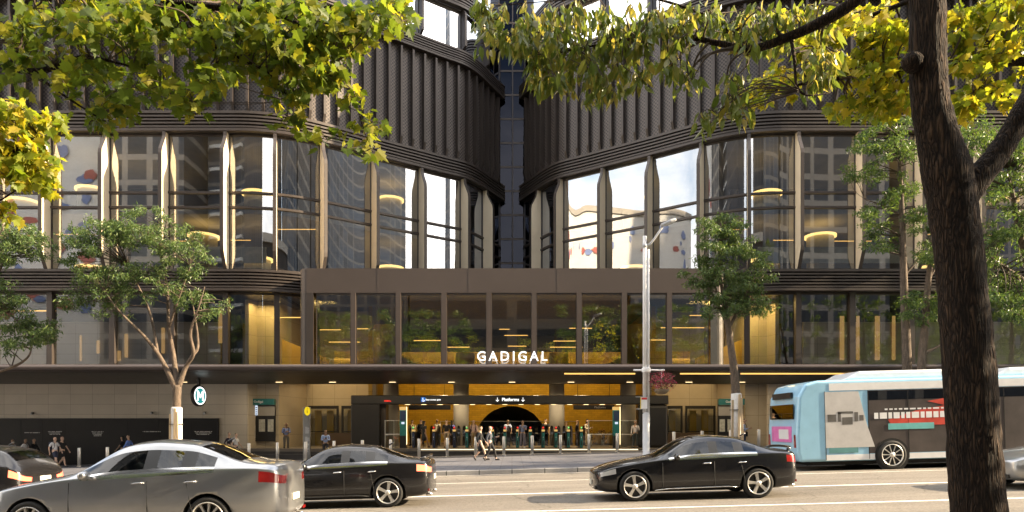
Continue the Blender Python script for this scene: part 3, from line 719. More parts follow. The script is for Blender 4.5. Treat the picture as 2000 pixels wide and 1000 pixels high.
for i, px in enumerate(gate_px):
    wide = i < 3
    lab = f'{"wide dark blue" if wide else "narrow teal"} ticket gate with {"green" if leds[i] == "g" else "red"} light, {ORD[i]} from the left in the gate row'
    key = (leds[i], wide)
    if key not in protos: o = protos[key] = make_gate(lab, leds[i], wide)
    else: o = dup(protos[key]); o['label'] = lab
    o.location = (PX(px, GD), GD, FLOOR)

# ------------------------------------------------------------------ teal opal totems at both ends of the gates
for px, lab in ((787, 'tall teal help totem with a lit cap left of the ticket gates'), (1204, 'tall teal help totem with a lit cap right of the ticket gates')):
    x = PX(px, 40.6); t = thing('help_totem', lab, 'totem', (x, 40.6, FLOOR), group='help totems beside the gates')
    mb = MB(); mb.b2(-.20, .20, 0, .3, 0, .72); mb.build('base', blackp, t, world=False, bevel=.01)
    mb = MB(); mb.b2(-.20, .20, 0, .3, .725, 2.25); mb.build('teal_panel', teal, t, world=False, bevel=.01)
    mb = MB(); mb.b2(-.20, .20, 0, .3, 2.255, 2.45); mb.build('lit_cap', e_amber, t, world=False)
    mb = MB(); mb.b2(-.09, .09, -.012, -.003, 1.42, 1.55); mb.build('display', e_screen, t, world=False)
    mb = MB(); mb.b2(-.16, .16, -.008, -.003, 1.62, 2.2); mb.build('dark_plate', navy, t, world=False)
    mb = MB(); mb.b2(.205, .235, .02, .06, .2, 2.45); mb.build('edge_light', e_warm, t, world=False)

# ------------------------------------------------------------------ signs on the gate portal
SZ = PZ(780.5, 40.9)
t = thing('platforms_sign', 'white lettering Platforms between two down arrows on the dark gate beam', 'sign', (PX(997, 40.97), 40.99, SZ))
mb = MB(); text_into(mb, 'Platforms', .27, front_at(PX(997, 40.97), 40.985, SZ), extrude=.005, bold=.003); mb.build('lettering', e_white, t)
for px in (971.5, 1021.5):
    x = PX(px, 40.97); mb = MB(); mb.b2(x - .013, x + .013, 40.97, 40.985, SZ - .10, SZ + .13)
    for s_ in (-1, 1): mb.box((x + s_ * .045, 40.9775, SZ - .062), (.135, .014, .028), M=Matrix.Rotation(R(-45 * s_), 4, 'Y'))
    mb.build('arrow', e_white, t)
t = thing('access_sign', 'blue wheelchair symbol sign with small white words on the gate beam', 'sign', (PX(826, 40.97), 40.99, SZ))
x = PX(826.5, 40.97); mb = MB(); mb.b2(x - .135, x + .135, 40.975, 40.99, SZ - .13, SZ + .14); mb.build('blue_plate', emat('blue_sign', (.02, .16, .55), .25), t)
mb = MB(); mb.lathe([(.025, 0), (.025, .004)], M=front_at(x - .02, 40.973, SZ + .085), n=10)
ringp = [(x - .0 + .062 * math.cos(R(a)), 40.971, SZ - .045 + .062 * math.sin(R(a))) for a in range(150, 361, 15)]
mb.tube(ringp, .011, 5); mb.tube([(x - .02, 40.971, SZ + .055), (x - .012, 40.971, SZ - .02), (x + .05, 40.971, SZ - .02), (x + .085, 40.971, SZ - .09)], .013, 5); mb.build('wheelchair_symbol', e_white, t)
mb = MB(); text_into(mb, 'Easy access gate', .14, front_at(PX(846, 40.97), 40.985, SZ + .0), extrude=.004, bold=.001); mb.build('lettering', e_white, t)
t = thing('red_display', 'small red lit display on the left of the gate beam', 'display', (PX(757, 40.97), 40.99, PZ(783, 40.97)))
mb = MB(); x = PX(757, 40.97); z = PZ(783, 40.97)
mb.b2(x - .25, x + .25, 40.98, 40.995, z - .09, z + .09); mb.build('housing', blackp, t)
mb = MB()
for k, wd in enumerate((.05, .05, .07, .05, .05, .08)): mb.b2(x - .2 + k * .068, x - .2 + k * .068 + wd * .8, 40.972, 40.979, z - .045, z + .045 * (1 if k < 5 else .2))
mb.build('lit_characters', e_red, t)
t = thing('hanging_sign', 'dark platform sign hanging behind the gate beam near the right totem', 'sign', (PX(1160, 45), 45, 3.0))
mb = MB(); mb.b2(PX(1120, 45), PX(1200, 45), 45, 45.15, PZ(800, 45), PZ(791, 45)); mb.build('board', blackp, t)
mb = MB(); text_into(mb, 'Platforms', .2, front_at(PX(1172, 45), 44.99, PZ(795.5, 45)), extrude=.004); mb.build('lettering', MATS['inscription_white'], t)
mb = MB(); mb.b2(PX(1128, 45), PX(1128, 45) + .03, 45.05, 45.1, PZ(791, 45), 5.2); mb.b2(PX(1190, 45), PX(1190, 45) + .03, 45.05, 45.1, PZ(791, 45), 5.2); mb.build('hanger', darkm, t)
t = thing('hanging_sign', 'dark blank sign hanging behind the gate beam near the left totem', 'sign', (PX(840, 45), 45, 3.0))
mb = MB(); mb.b2(PX(798, 45), PX(880, 45), 45, 45.15, PZ(800, 45), PZ(791, 45)); mb.build('board', blackp, t)
mb = MB(); mb.b2(PX(808, 45), PX(808, 45) + .03, 45.05, 45.1, PZ(791, 45), 5.2); mb.b2(PX(868, 45), PX(868, 45) + .03, 45.05, 45.1, PZ(791, 45), 5.2); mb.build('hanger', darkm, t)

# ------------------------------------------------------------------ glass barriers and escalators in the hall
for x0, x1, d, lab in ((860, 1130, 47.5, 'long clear glass barrier behind the ticket gates'), (752, 786, 41.2, 'short clear glass screen left of the left totem'), (1150, 1246, 41.4, 'clear glass screen with a steel rail right of the gates')):
    t = thing('glass_barrier', lab, 'barrier', (PX((x0 + x1) / 2, d), d, FLOOR))
    mb = MB(); mb.b2(PX(x0, d), PX(x1, d), d, d + .02, FLOOR + .05, FLOOR + 1.62); mb.build('pane', g_clear, t)
    mb = MB(); mb.b2(PX(x0, d), PX(x1, d), d - .02, d + .04, FLOOR + 1.622, FLOOR + 1.65); mb.b2(PX(x0, d), PX(x1, d), d - .03, d - .002, FLOOR + .78, FLOOR + .84); mb.build('rail', steel, t)
    for k in range(3):
        x = PX(x0, d) + (PX(x1, d) - PX(x0, d)) * k / 2; mb = MB(); mb.b2(x - .03, x + .03, d + .042, d + .08, FLOOR, FLOOR + 1.66); mb.build('post', steel, t)
for px, lab in ((1166, 'escalator with golden handrails nearest the gates'), (1190, 'escalator with golden handrails beside the right totem')):
    t = thing('escalator', lab, 'escalator', (PX(px, 47), 47, FLOOR), group='escalators behind the gates')
    for s_ in (-.35, .35):
        x = PX(px, 47) + s_
        mb = MB(); mb.tube(bez([(x, 47.0, FLOOR + .35), (x, 46.8, FLOOR + .6), (x, 46.95, FLOOR + .95), (x, 47.4, FLOOR + 1.05), (x, 49, FLOOR + .9), (x, 53, FLOOR - .2)], 5), .05, 8); mb.build('handrail', mat('brass', (.8, .55, .2), .25, metal=.9) if 'brass' not in MATS else MATS['brass'], t)
        mb = MB(); mb.b2(x - .02, x + .02, 47.1, 50.5, FLOOR + .02, FLOOR + .8); mb.build('balustrade', steel, t)
    mb = MB(); mb.b2(PX(px, 47) - .3, PX(px, 47) + .3, 47, 51, FLOOR + .005, FLOOR + .03); mb.build('tread', darkm, t)

# ------------------------------------------------------------------ information boards in the recesses
def info_board(lab, px0, px1, d, flip):
    t = thing('information_board', lab, 'information board', (PX((px0 + px1) / 2, d), d, FLOOR - .4))
    X = lambda f: PX(px0 + (px1 - px0) * (1 - f if flip else f), d)
    def bar(f0, f1, y0, y1, nm, m_, dy=0., par=t):
        a, b_ = sorted((X(f0), X(f1))); mb = MB(); mb.b2(a, b_, d - dy - .01, d - dy + .0, PZ(y1, d), PZ(y0, d)); return mb.build(nm, m_, par)
    hd = MB(); a, b_ = sorted((X(0), X(1))); hd.b2(a, b_, d - .25, d + .05, PZ(791, d), PZ(779, d)); hdr = hd.build('header', teal, t, bevel=.01)
    hd = MB(); text_into(hd, 'Gadigal', .19, front_at((a + b_) / 2 - .1, d - .256, PZ(785, d)), extrude=.004, bold=.002); hd.build('lettering', white, hdr)
    bk = MB(); bk.b2(a, b_, d + .0, d + .05, PZ(862, d), PZ(791.5, d)); bk.build('back_panel', MATS['granite_plinth'] if 'granite_plinth' in MATS else darkm, t)
    bar(.36, .98, 793, 812, 'blank_plate', concrete, .01)
    bar(.09, .36, 792, 811, 'screen', e_screen, .02)
    sc_ = MB()
    for r in range(4):
        z = PZ(796 + r * 4.2, d); x0, x1 = sorted((X(.11), X(.22))); sc_.b2(x0, x1, d - .036, d - .031, z - .03, z + .03); x0, x1 = sorted((X(.29), X(.34))); sc_.b2(x0, x1, d - .036, d - .031, z - .03, z + .03)
    sc_.build('screen_rows', navy, t)
    for f0, f1 in ((.38, .66), (.70, .97)):
        fr = bar(f0, f1, 814, 846, 'poster_case', blackp, .02)
        bar(f0 + .03, f1 - .03, 819, 843, 'poster', mat('map_paper', (.42, .42, .38), .5, var=.35, vscale=6) if 'map_paper' not in MATS else MATS['map_paper'], .035, fr)
    bar(.10, .28, 831, 856, 'ticket_machine', steel, .06)
    return t
info_board('station information board with a lit departures screen and Gadigal header, left entrance', 484, 538, 41.35, False)
info_board('station information board half hidden by the staked tree trunk, right entrance', 1402, 1452, 41.35, True)

# ------------------------------------------------------------------ pylon with the yellow i
d = 38.4; x = PX(598.5, d); t = thing('information_pylon', 'slim grey pylon with a yellow i disc beside the dark sedan', 'pylon', (x, d, pave_z(x)))
mb = MB(); mb.b2(-.20, .20, 0, .16, 0, PZ(795, d) - pave_z(x)); mb.build('blade', mat('pylon_grey', (.33, .33, .32), .35, metal=.5), t, world=False, bevel=.02)
zi = PZ(803, d) - pave_z(x)
mb = MB(); mb.lathe([(.0, 0), (.17, 0), (.17, .012), (0, .012)], M=front_at(.05, -.005, zi) @ Matrix.Scale(1.45, 4, (0, 1, 0)), n=24); dsc = mb.build('yellow_disc', e_yellow, t, world=False)
mb = MB(); mb.b2(.035, .065, -.026, -.02, zi - .11, zi + .05); mb.lathe([(.025, 0), (.025, .006)], M=front_at(.05, -.02, zi + .12), n=12); mb.build('letter_mark', blackp, dsc, world=False)
r_ = random.Random(5); mb = MB()
for z0, z1 in ((1.5, 1.85), (1.05, 1.28), (.45, .95)):
    z = z0
    while z < z1: mb.b2(-.07, -.07 + r_.uniform(.12, .24), -.008, -.003, z, z + .03); z += .055
mb.build('small_print', white, t, world=False)

# ------------------------------------------------------------------ wall cameras
for px, py, lab in ((64, 807, 'dark wall camera on the sandstone wall, leftmost one'), (297, 806, 'dark wall camera on the sandstone wall left of the staked tree'), (400, 806, 'dark wall camera on the sandstone wall below the M sign')):
    p = P(px, py, 40.45); t = thing('wall_camera', lab, 'camera', p, group='cameras along the stone wall')
    mb = MB(); mb.box((0, -.02, 0), (.10, .08, .12)); mb.build('mount', darkm, t, world=False)
    mb = MB(); mb.tube([(0, -.06, -.02), (.06, -.26, -.06)], .055, 10); mb.build('housing', greyp, t, world=False)

# ------------------------------------------------------------------ street lamp with basket and notice
d = 26.0; x = PX(1262, d); g0 = pave_z(x)
t = thing('street_lamp', 'tall white twin-pole street lamp at the far kerb', 'street lamp', (x, d, g0))
zt = PZ(462, d) - g0; zj = PZ(806, d) - g0; zc = PZ(723, d) - g0
mb = MB(); mb.lathe([(.17, 0), (.17, .05), (.135, .06), (.135, zj - .06), (.10, zj), (.10, zj + .01)], n=20); mb.build('base_column', greyp, t, world=False)
mb = MB(); mb.lathe([(.075, zj), (.075, zt), (.06, zt + .02), (0, zt + .02)], (-.055, 0, 0), 18); mb.build('pole', white, t, world=False)
mb = MB(); mb.lathe([(.05, zj - .1), (.05, zt - .5), (0, zt - .48)], (.085, .0, 0), 14); mb.build('side_pole', white, t, world=False)
mb = MB(); mb.lathe([(.16, zc - .09), (.17, zc - .05), (.17, zc + .05), (.16, zc + .09)], n=18); mb.build('collar', white, t, world=False, bevel=.01)
mb = MB(); mb.tube([(-.48, 0, zc), (.70, 0, zc + .0)], .035, 8); mb.build('banner_arm', white, t, world=False)
za = PZ(480, d) - g0; ex = PX(1300, d) - x; ez = PZ(440, d) - g0
mb = MB(); mb.tube(bez([(.0, 0, za), (.2, -.05, za + .12), (ex - .15, -.15, ez - .1)], 5), .04, 8); mb.build('lamp_arm', greyp, t, world=False)
hm = Matrix.Translation((ex + .05, -.2, ez - .02)) @ Matrix.Rotation(R(-22), 4, 'Y')
mb = MB(); mb.prism([(-.28, -.10), (.10, -.17), (.30, -.14), (.36, 0), (.30, .14), (.10, .17), (-.28, .10)], hm, .11); lh = mb.build('lamp_head', greyp, t, world=False, bevel=.04)
mb = MB(); mb.prism([(-.12, -.10), (.26, -.10), (.26, .10), (-.12, .10)], hm @ Matrix.Translation((0, 0, -.02)), .018); mb.build('lens', mat('lamp_lens', (.6, .6, .6), .2), lh, world=False)
mb = MB(); mb.lathe([(.09, za - .08), (.09, za + .08)], (-.055, 0, 0), 16); mb.build('bracket', greyp, t, world=False)
# notice on the pole
nz = PZ(787, d); tn = thing('notice_board', 'small white notice with red heading strapped to the street lamp', 'notice', (x - .10, d - .14, nz))
mb = MB(); mb.box((0, 0, 0), (.24, .02, .44)); mb.build('plate', white, tn, world=False)
mb = MB(); mb.box((0, -.013, .16), (.21, .004, .08)); mb.build('red_heading', mat('notice_red', (.5, .03, .03), .5), tn, world=False)
mb = MB(); mb.box((-.135, .0, -.0), (.02, .03, .46)); mb.build('yellow_edge', mat('notice_yellow', (.75, .55, .03), .5), tn, world=False)
mb = MB(); mb.box((-.1, .09, .23), (.42, .02, .02)); mb.box((-.1, .09, -.23), (.42, .02, .02)); mb.build('bracket', greyp, tn, world=False)
# hanging basket
bx_, bz_ = PX(1292, d), PZ(748, d)
t = thing('flower_basket', 'round hanging basket of pink and burgundy flowers on the street lamp', 'flower basket', (bx_, d, bz_))
mb = MB(); mb.lathe([(0, -.44), (.14, -.43), (.26, -.34), (.30, -.24), (.24, -.24)], n=20); mb.build('bowl', mat('basket_liner', (.20, .16, .11), .9), t, world=False)
mb = MB(); mb.tube([(0, 0, -.2), (0, 0, zc + g0 - bz_)], .012, 6); mb.tube([(-.3, 0, zc + g0 - bz_ - .02), (.05, 0, zc + g0 - bz_ - .02)], .02, 6); mb.build('hanger', greyp, t, world=False)
# ------------------------------------------------------------------ leaves and trees
def leaf_mat(name, c1, c2, c3, tcol, tw=.45, rough=.45, tstr=1.0):
    """leaves differ one from the next: the colour is drawn per leaf"""
    m, nt, out = new_mat(name)
    g = N(nt, 'ShaderNodeNewGeometry')
    cr = N(nt, 'ShaderNodeValToRGB'); e = cr.color_ramp.elements
    e[0].position = 0; e[0].color = rgb(c1); e[1].position = 1; e[1].color = rgb(c3); x = e.new(.55); x.color = rgb(c2)
    L(nt, g.outputs['Random Per Island'], cr.inputs[0])
    b = N(nt, 'ShaderNodeBsdfPrincipled', Roughness=rough); b.inputs['Specular IOR Level'].default_value = .35; L(nt, cr.outputs[0], b.inputs['Base Color'])
    t = N(nt, 'ShaderNodeBsdfTranslucent'); mu = N(nt, 'ShaderNodeVectorMath', operation='MULTIPLY'); mu.inputs[1].default_value = tcol
    L(nt, cr.outputs[0], mu.inputs[0]); L(nt, mu.outputs[0], t.inputs[0])
    mx = N(nt, 'ShaderNodeMixShader'); mx.inputs[0].default_value = tw; L(nt, b.outputs[0], mx.inputs[1]); L(nt, t.outputs[0], mx.inputs[2]); L(nt, mx.outputs[0], out.inputs[0])
    return m
L_fig = leaf_mat('evergreen_leaf', (.05, .09, .03), (.09, .145, .045), (.17, .22, .075), (1.5, 1.5, .8), .30, .38)
L_fig2 = leaf_mat('bright_evergreen_leaf', (.05, .09, .03), (.085, .14, .04), (.16, .21, .06), (1.5, 1.5, .7), .36, .38)
L_plane = leaf_mat('plane_leaf', (.068, .11, .017), (.118, .16, .022), (.24, .22, .03), (1.85, 1.75, .8), .58, .5)
L_gold = leaf_mat('sunlit_plane_leaf', (.12, .18, .02), (.28, .30, .03), (.46, .36, .04), (1.6, 1.5, .65), .55, .5)  # backlit sun glow put into the yellow leaf colour
L_long = leaf_mat('long_leaf', (.07, .11, .025), (.12, .16, .04), (.26, .23, .07), (1.9, 1.7, .8), .5, .35)
L_flower = leaf_mat('basket_flower', (.07, .03, .025), (.26, .05, .07), (.62, .10, .20), (1.2, 1., 1.), .3, .5)
bark_small = mat('smooth_bark', (.115, .085, .062), .9, var=.5, vscale=5, stretch=(3, 3, .8), bump=.9, bscale=22, fine=.35, fscale=30)
bark_twig = mat('twig_bark', (.07, .05, .035), .85, var=.2)
def bark_big():
    m, nt, out = new_mat('furrowed_bark')
    b = N(nt, 'ShaderNodeBsdfPrincipled', Roughness=.9); b.inputs['Specular IOR Level'].default_value = .2; L(nt, b.outputs[0], out.inputs[0])
    v = coords(nt, (1, 1, .13))
    n0 = N(nt, 'ShaderNodeTexNoise', Scale=9., Detail=4.); L(nt, v, n0.inputs['Vector'])
    ad = N(nt, 'ShaderNodeMix', data_type='RGBA'); ad.inputs[0].default_value = .16; L(nt, v, ad.inputs[6]); L(nt, n0.outputs['Color'], ad.inputs[7])
    vo = N(nt, 'ShaderNodeTexVoronoi', Scale=34., feature='DISTANCE_TO_EDGE'); L(nt, ad.outputs[2], vo.inputs['Vector'])
    n1 = N(nt, 'ShaderNodeTexNoise', Scale=3., Detail=6.); L(nt, v, n1.inputs['Vector'])
    cr = N(nt, 'ShaderNodeValToRGB'); e = cr.color_ramp.elements; e[0].position = 0.0; e[0].color = (.006, .004, .003, 1); e[1].position = .4; e[1].color = (.072, .044, .026, 1)
    L(nt, vo.outputs['Distance'], cr.inputs[0])
    mr = N(nt, 'ShaderNodeMapRange'); mr.inputs['From Min'].default_value = .3; mr.inputs['From Max'].default_value = .7; mr.inputs['To Min'].default_value = .6; mr.inputs['To Max'].default_value = 1.4; L(nt, n1.outputs[0], mr.inputs[0])
    sc = N(nt, 'ShaderNodeVectorMath', operation='SCALE'); L(nt, cr.outputs[0], sc.inputs[0]); L(nt, mr.outputs[0], sc.inputs['Scale']); L(nt, sc.outputs[0], b.inputs['Base Color'])
    bp = N(nt, 'ShaderNodeBump', Strength=1., Distance=.06); L(nt, vo.outputs['Distance'], bp.inputs['Height']); L(nt, bp.outputs[0], b.inputs['Normal'])
    return m
bark_b = bark_big()
def star_leaf():
    """five-lobed leaf, two halves folded on the midrib; length 1 along +Y"""
    half = [(0, 0), (.10, -.06), (.36, .02), (.30, .16), (.50, .42), (.27, .44), (.30, .62), (.14, .62), (0, 1.0)]
    v = []
    for x, y in half: v.append((x, y, .16 * abs(x)))
    for x, y in half[1:-1]: v.append((-x, y, .16 * abs(x)))
    v = np.array(v); n = len(half)
    tri = []
    c = 0
    tipr = n - 1
    for i in range(1, n - 1): tri.append((0, i, i + 1) if i + 1 < n else None)
    r = [0] + list(range(n, n + n - 2)) + [tipr]
    for i in range(1, len(r) - 1): tri.append((r[0], r[i + 1], r[i]))
    return v, np.array(tri)
def long_leaf(w=.16, curl=.12):
    v = np.array([(0, 0, 0), (w, .3, .04), (w * .9, .62, -.01), (0, 1, -curl), (-w * .9, .62, -.01), (-w, .3, .04), (0, .32, 0), (0, .64, -.03)])
    return v, np.array([(0, 1, 6), (1, 2, 6), (2, 7, 6), (2, 3, 7), (0, 6, 5), (5, 6, 4), (6, 7, 4), (7, 3, 4)])
def small_leaf(w=.2):
    v = np.array([(0, 0, 0), (w, .45, .07), (0, 1, -.05), (-w, .45, .07)])
    return v, np.array([(0, 1, 2), (0, 2, 3)])
TEMPL = {'star': star_leaf(), 'long': long_leaf(), 'small': small_leaf(), 'narrow': small_leaf(.15)}
def leaf_cloud(centers, sizes, templ, droop, flat=.0):
    """droop: 0 random, 1 hanging straight down"""
    n = len(centers)
    y = nrng.normal(size=(n, 3)); y /= np.linalg.norm(y, axis=1)[:, None]
    y = y * (1 - droop) + np.array([0, 0, -1.]) * droop; y /= np.linalg.norm(y, axis=1)[:, None]
    q = nrng.normal(size=(n, 3)); q[:, 2] += flat * 3
    x = np.cross(y, q); x /= np.linalg.norm(x, axis=1)[:, None]
    z = np.cross(x, y)
    tv, tf = TEMPL[templ]
    V = centers[:, None, :] + sizes[:, None, None] * (tv[None, :, 0, None] * x[:, None, :] + tv[None, :, 1, None] * y[:, None, :] + tv[None, :, 2, None] * z[:, None, :])
    Fc = tf[None] + (np.arange(n) * len(tv))[:, None, None]
    return V.reshape(-1, 3), Fc.reshape(-1, 3)
def ellipsoid(n, r=1.): 
    p = nrng.normal(size=(n, 3)); p /= np.linalg.norm(p, axis=1)[:, None]
    return p * (nrng.random(n) ** (1 / 2.2))[:, None] * r
def tree(name, lab, base, trunk, limbs, clumps, leaf, twig_m=None, bark=None, group=None, sides=14, twigs=True, extra=None, wob=.05, maxtwig=4.):
    """trunk, limbs: lists of (point, radius); clumps: (centre, spread xyz, leaves); leaf: (template, size, droop, material, flat)"""
    t = thing(name, lab, 'tree', base, group=group)
    mb = MB()
    skel = []
    def limb(pts, nn):
        pp = bez([p for p, r in pts], 6); rr = lerp_list([r for p, r in pts], 6)
        mb.tube(pp, rr, nn, wob=wob, seed=len(skel)); skel.extend(zip(pp, rr))
    limb(trunk, sides)
    for l in limbs: limb(l, max(7, sides - 5))
    SK = np.array([s[0][:] for s in skel]); SR = [s[1] for s in skel]
    mb.build('trunk', bark or bark_small, t)
    VS, FS, k = [], [], 0
    tw = MB()
    for c, sp, n in clumps:
        c = Vector(c)
        dd = np.linalg.norm(SK - np.array(c[:]), axis=1) + np.maximum(0, SK[:, 2] - c.z + .1) * .5
        i = int(dd.argmin())
        if twigs and dd[i] < maxtwig:
            a = Vector(SK[i]); mid = a.lerp(c, .5) + Vector((rng.uniform(-.12, .12), rng.uniform(-.12, .12), rng.uniform(-.02, .16) * dd[i]))
            r0 = min(SR[i] * .6, .012 + .012 * dd[i]); tw.tube(bez([a, mid, c], 4), lerp_list([r0, r0 * .7, .004], 4), 5, cap=False)
        cen = np.array(c[:]) + ellipsoid(n) * np.array(sp)
        if twigs:
            for q in range(3):
                e = Vector(cen[q % n]); tw.tube([c, c.lerp(e, .5) + Vector((0, 0, .03)), e], [.006, .004, .002], 4, cap=False)
        sz = leaf[1] * nrng.uniform(.65, 1.2, size=n)
        V_, F_ = leaf_cloud(cen, sz, leaf[0], leaf[2], leaf[4] if len(leaf) > 4 else 0)
        VS.append(V_); FS.append(F_ + k); k += len(V_)
    if tw.v: tw.build('twigs', twig_m or bark_twig, t)
    cr_ = raw_mesh('crown', np.concatenate(VS), np.concatenate(FS), [leaf[3]], t, Vector(base))
    return t
def clumps_from(ells, sp, density=1.0, keep=1.0):
    """ells: (px, py, rx, ry, distance, depth, clumps, leaves per clump) read off the photograph, clumps placed through the volume"""
    out = []
    for px, py, rx, ry, d, dep, nc, nl in ells:
        for i in range(max(1, round(nc * keep))):
            q = ellipsoid(1)[0]
            out.append((P(px + q[0] * rx, py + q[2] * ry, d + q[1] * dep), sp, max(3, int(nl * density * rng.uniform(.6, 1.4)))))
    return out
def on_pave(px, d): x = PX(px, d); return Vector((x, d, pave_z(x)))

# --- staked young tree left of the M sign
d = 26.3
def Q(px, py, dd=0): return P(px, py, d + dd)
b = on_pave(345, d)
t_left = tree('street_tree', 'spreading evergreen street tree with white guard and timber stakes before the stone wall', b,
    [(b, .15), (Q(345, 800), .15), (Q(346, 752), .165)],
    [[(Q(344, 758), .13), (Q(326, 722), .095), (Q(308, 690), .075), (Q(280, 655, -.3), .055), (Q(235, 610, -.6), .035), (Q(205, 570, -.7), .02)],
     [(Q(345, 756), .12), (Q(340, 700, .2), .09), (Q(330, 640, .3), .07), (Q(327, 570, .5), .05), (Q(318, 500, .6), .03), (Q(322, 450, .5), .015)],
     [(Q(348, 756), .12), (Q(364, 715), .08), (Q(378, 690, -.2), .07), (Q(372, 650, -.4), .055), (Q(388, 600, -.6), .03), (Q(400, 560, -.6), .015)],
     [(Q(308, 690), .06), (Q(300, 640, .4), .05), (Q(285, 590, .8), .04), (Q(250, 520, .8), .02)],
     [(Q(350, 748), .09), (Q(372, 700, .4), .065), (Q(386, 680, .6), .055), (Q(384, 640, .8), .04), (Q(372, 570, .8), .02)],
     [(Q(330, 640, .3), .05), (Q(350, 580, .0), .035), (Q(372, 520, -.2), .02)]],
    clumps_from([(165, 465, 55, 42, d, 1.2, 34, 70), (215, 450, 70, 38, d, 1.3, 40, 70), (280, 448, 75, 42, d, 1.3, 46, 70), (345, 475, 60, 45, d, 1.2, 40, 65), (385, 515, 30, 40, d, .9, 18, 60),
                 (185, 540, 75, 50, d, 1.3, 44, 65), (260, 545, 75, 50, d, 1.3, 40, 60), (345, 560, 60, 40, d, 1.2, 22, 50), (400, 600, 55, 24, d, .9, 22, 50), (145, 590, 35, 30, d, .8, 16, 60), (215, 600, 45, 30, d, .9, 16, 50)], (.30, .30, .17), density=.85, keep=.8),
    ('narrow', .165, .35, L_fig, .5), group='evergreen street trees along the far kerb')
def tree_guard(px, d, top, lab_g, lab_s):
    b = on_pave(px, d); zt = PZ(top, d) - b.z
    t = thing('trunk_guard', lab_g, 'tree guard', b)
    mb = MB(); mb.lathe([(.205, .0), (.20, zt - .03), (.17, zt), (.165, zt - .02)], n=18); mb.build('wrap', mat('white_wrap', (.62, .60, .57), .8, var=.1, vscale=5, bump=.4, bscale=12) if 'white_wrap' not in MATS else MATS['white_wrap'], t, world=False)
    mb = MB()
    for f in (.35, .75): mb.lathe([(.262, zt * f), (.262, zt * f + .02)], n=20)
    mb.build('tie', rubber, t, world=False)
    for i, (x, tilt, hh) in enumerate(((.03, 1.2, .98), (.15, -1.5, .93), (-.19, .5, .9))):
        s_ = thing('timber_stake', lab_s[i], 'stake', (b.x + x, b.y - (.235 if i < 2 else .12), b.z), group='timber stakes of the tree guards')
        mb = MB(); mb.box((0, 0, zt * hh / 2), (.085, .05, zt * hh), M=Matrix.Rotation(R(tilt), 4, 'Y')); mb.build('post', mat('pale_timber', (.48, .36, .22), .75, var=.2, vscale=4, stretch=(6, 6, .5)) if 'pale_timber' not in MATS else MATS['pale_timber'], s_, world=False, bevel=.008)
tree_guard(345, 26.3, 795, 'white wrapped guard round the trunk of the spreading left tree', ['pale timber stake leaning on the left tree guard, middle one', 'pale timber stake at the right edge of the left tree guard', 'pale timber stake at the left edge of the left tree guard'])
# --- tree right of the lamp
d = 26.6; b = on_pave(1438, d)
tree('street_tree', 'slim evergreen street tree with wrapped trunk right of the street lamp', b,
    [(b, .17), (Q(1437, 770), .17), (Q(1433, 720), .155), (Q(1424, 650), .12), (Q(1415, 590), .10)],
    [[(Q(1416, 600), .08), (Q(1408, 550), .06), (Q(1405, 500), .04), (Q(1408, 440), .015)], [(Q(1424, 640), .07), (Q(1445, 600), .05), (Q(1465, 560), .03), (Q(1490, 540), .015)], [(Q(1428, 690), .09), (Q(1420, 640, .4), .06), (Q(1400, 590, .5), .04), (Q(1380, 560, .6), .02)]],
    clumps_from([(1405, 445, 55, 30, d, 1., 30, 80), (1395, 480, 50, 35, d, 1., 26, 75), (1445, 490, 50, 35, d, 1., 26, 75), (1370, 535, 40, 40, d, .9, 24, 75), (1420, 550, 60, 40, d, 1.1, 34, 75), (1480, 545, 38, 40, d, .9, 24, 75), (1395, 595, 45, 25, d, .9, 18, 70), (1440, 600, 45, 24, d, .9, 18, 70), (1490, 590, 25, 28, d, .7, 10, 70)], (.28, .28, .17), density=.85, keep=.8),
    ('narrow', .17, .4, L_fig, .5), group='evergreen street trees along the far kerb')
tree_guard(1438, 26.6, 768, 'white wrapped guard round the trunk right of the street lamp', ['pale timber stake in front of the right tree guard', 'pale timber stake at the right edge of the right tree guard', 'pale timber stake at the left edge of the right tree guard'])
# --- two trunks behind the bus
d = 27.0; b = on_pave(1773, d)
tree('street_tree', 'tall evergreen street tree behind the bus, left of the big dark trunk', b,
    [(b, .2), (Q(1771, 700), .17), (Q(1767, 600), .15), (Q(1763, 480), .12), (Q(1760, 380), .09), (Q(1756, 300), .06), (Q(1750, 230), .02)],
    [[(Q(1764, 540), .06), (Q(1790, 510), .04), (Q(1815, 470), .02)], [(Q(1760, 420), .05), (Q(1720, 400), .03), (Q(1690, 390), .015)]],
    clumps_from([(1745, 235, 60, 45, d, 1.3, 30, 75), (1710, 290, 50, 35, d, 1.2, 24, 75), (1770, 300, 60, 45, d, 1.3, 26, 75), (1690, 335, 40, 28, d, 1., 18, 75), (1755, 375, 60, 35, d, 1.2, 24, 70), (1705, 430, 45, 30, d, 1., 18, 70), (1720, 475, 40, 28, d, 1., 14, 60), (1790, 430, 45, 40, d, 1.1, 18, 70)], (.30, .30, .17), density=.85, keep=.8),
    ('narrow', .17, .35, L_fig2, .5), group='evergreen street trees along the far kerb')
d = 26.4; b = on_pave(1803, d)
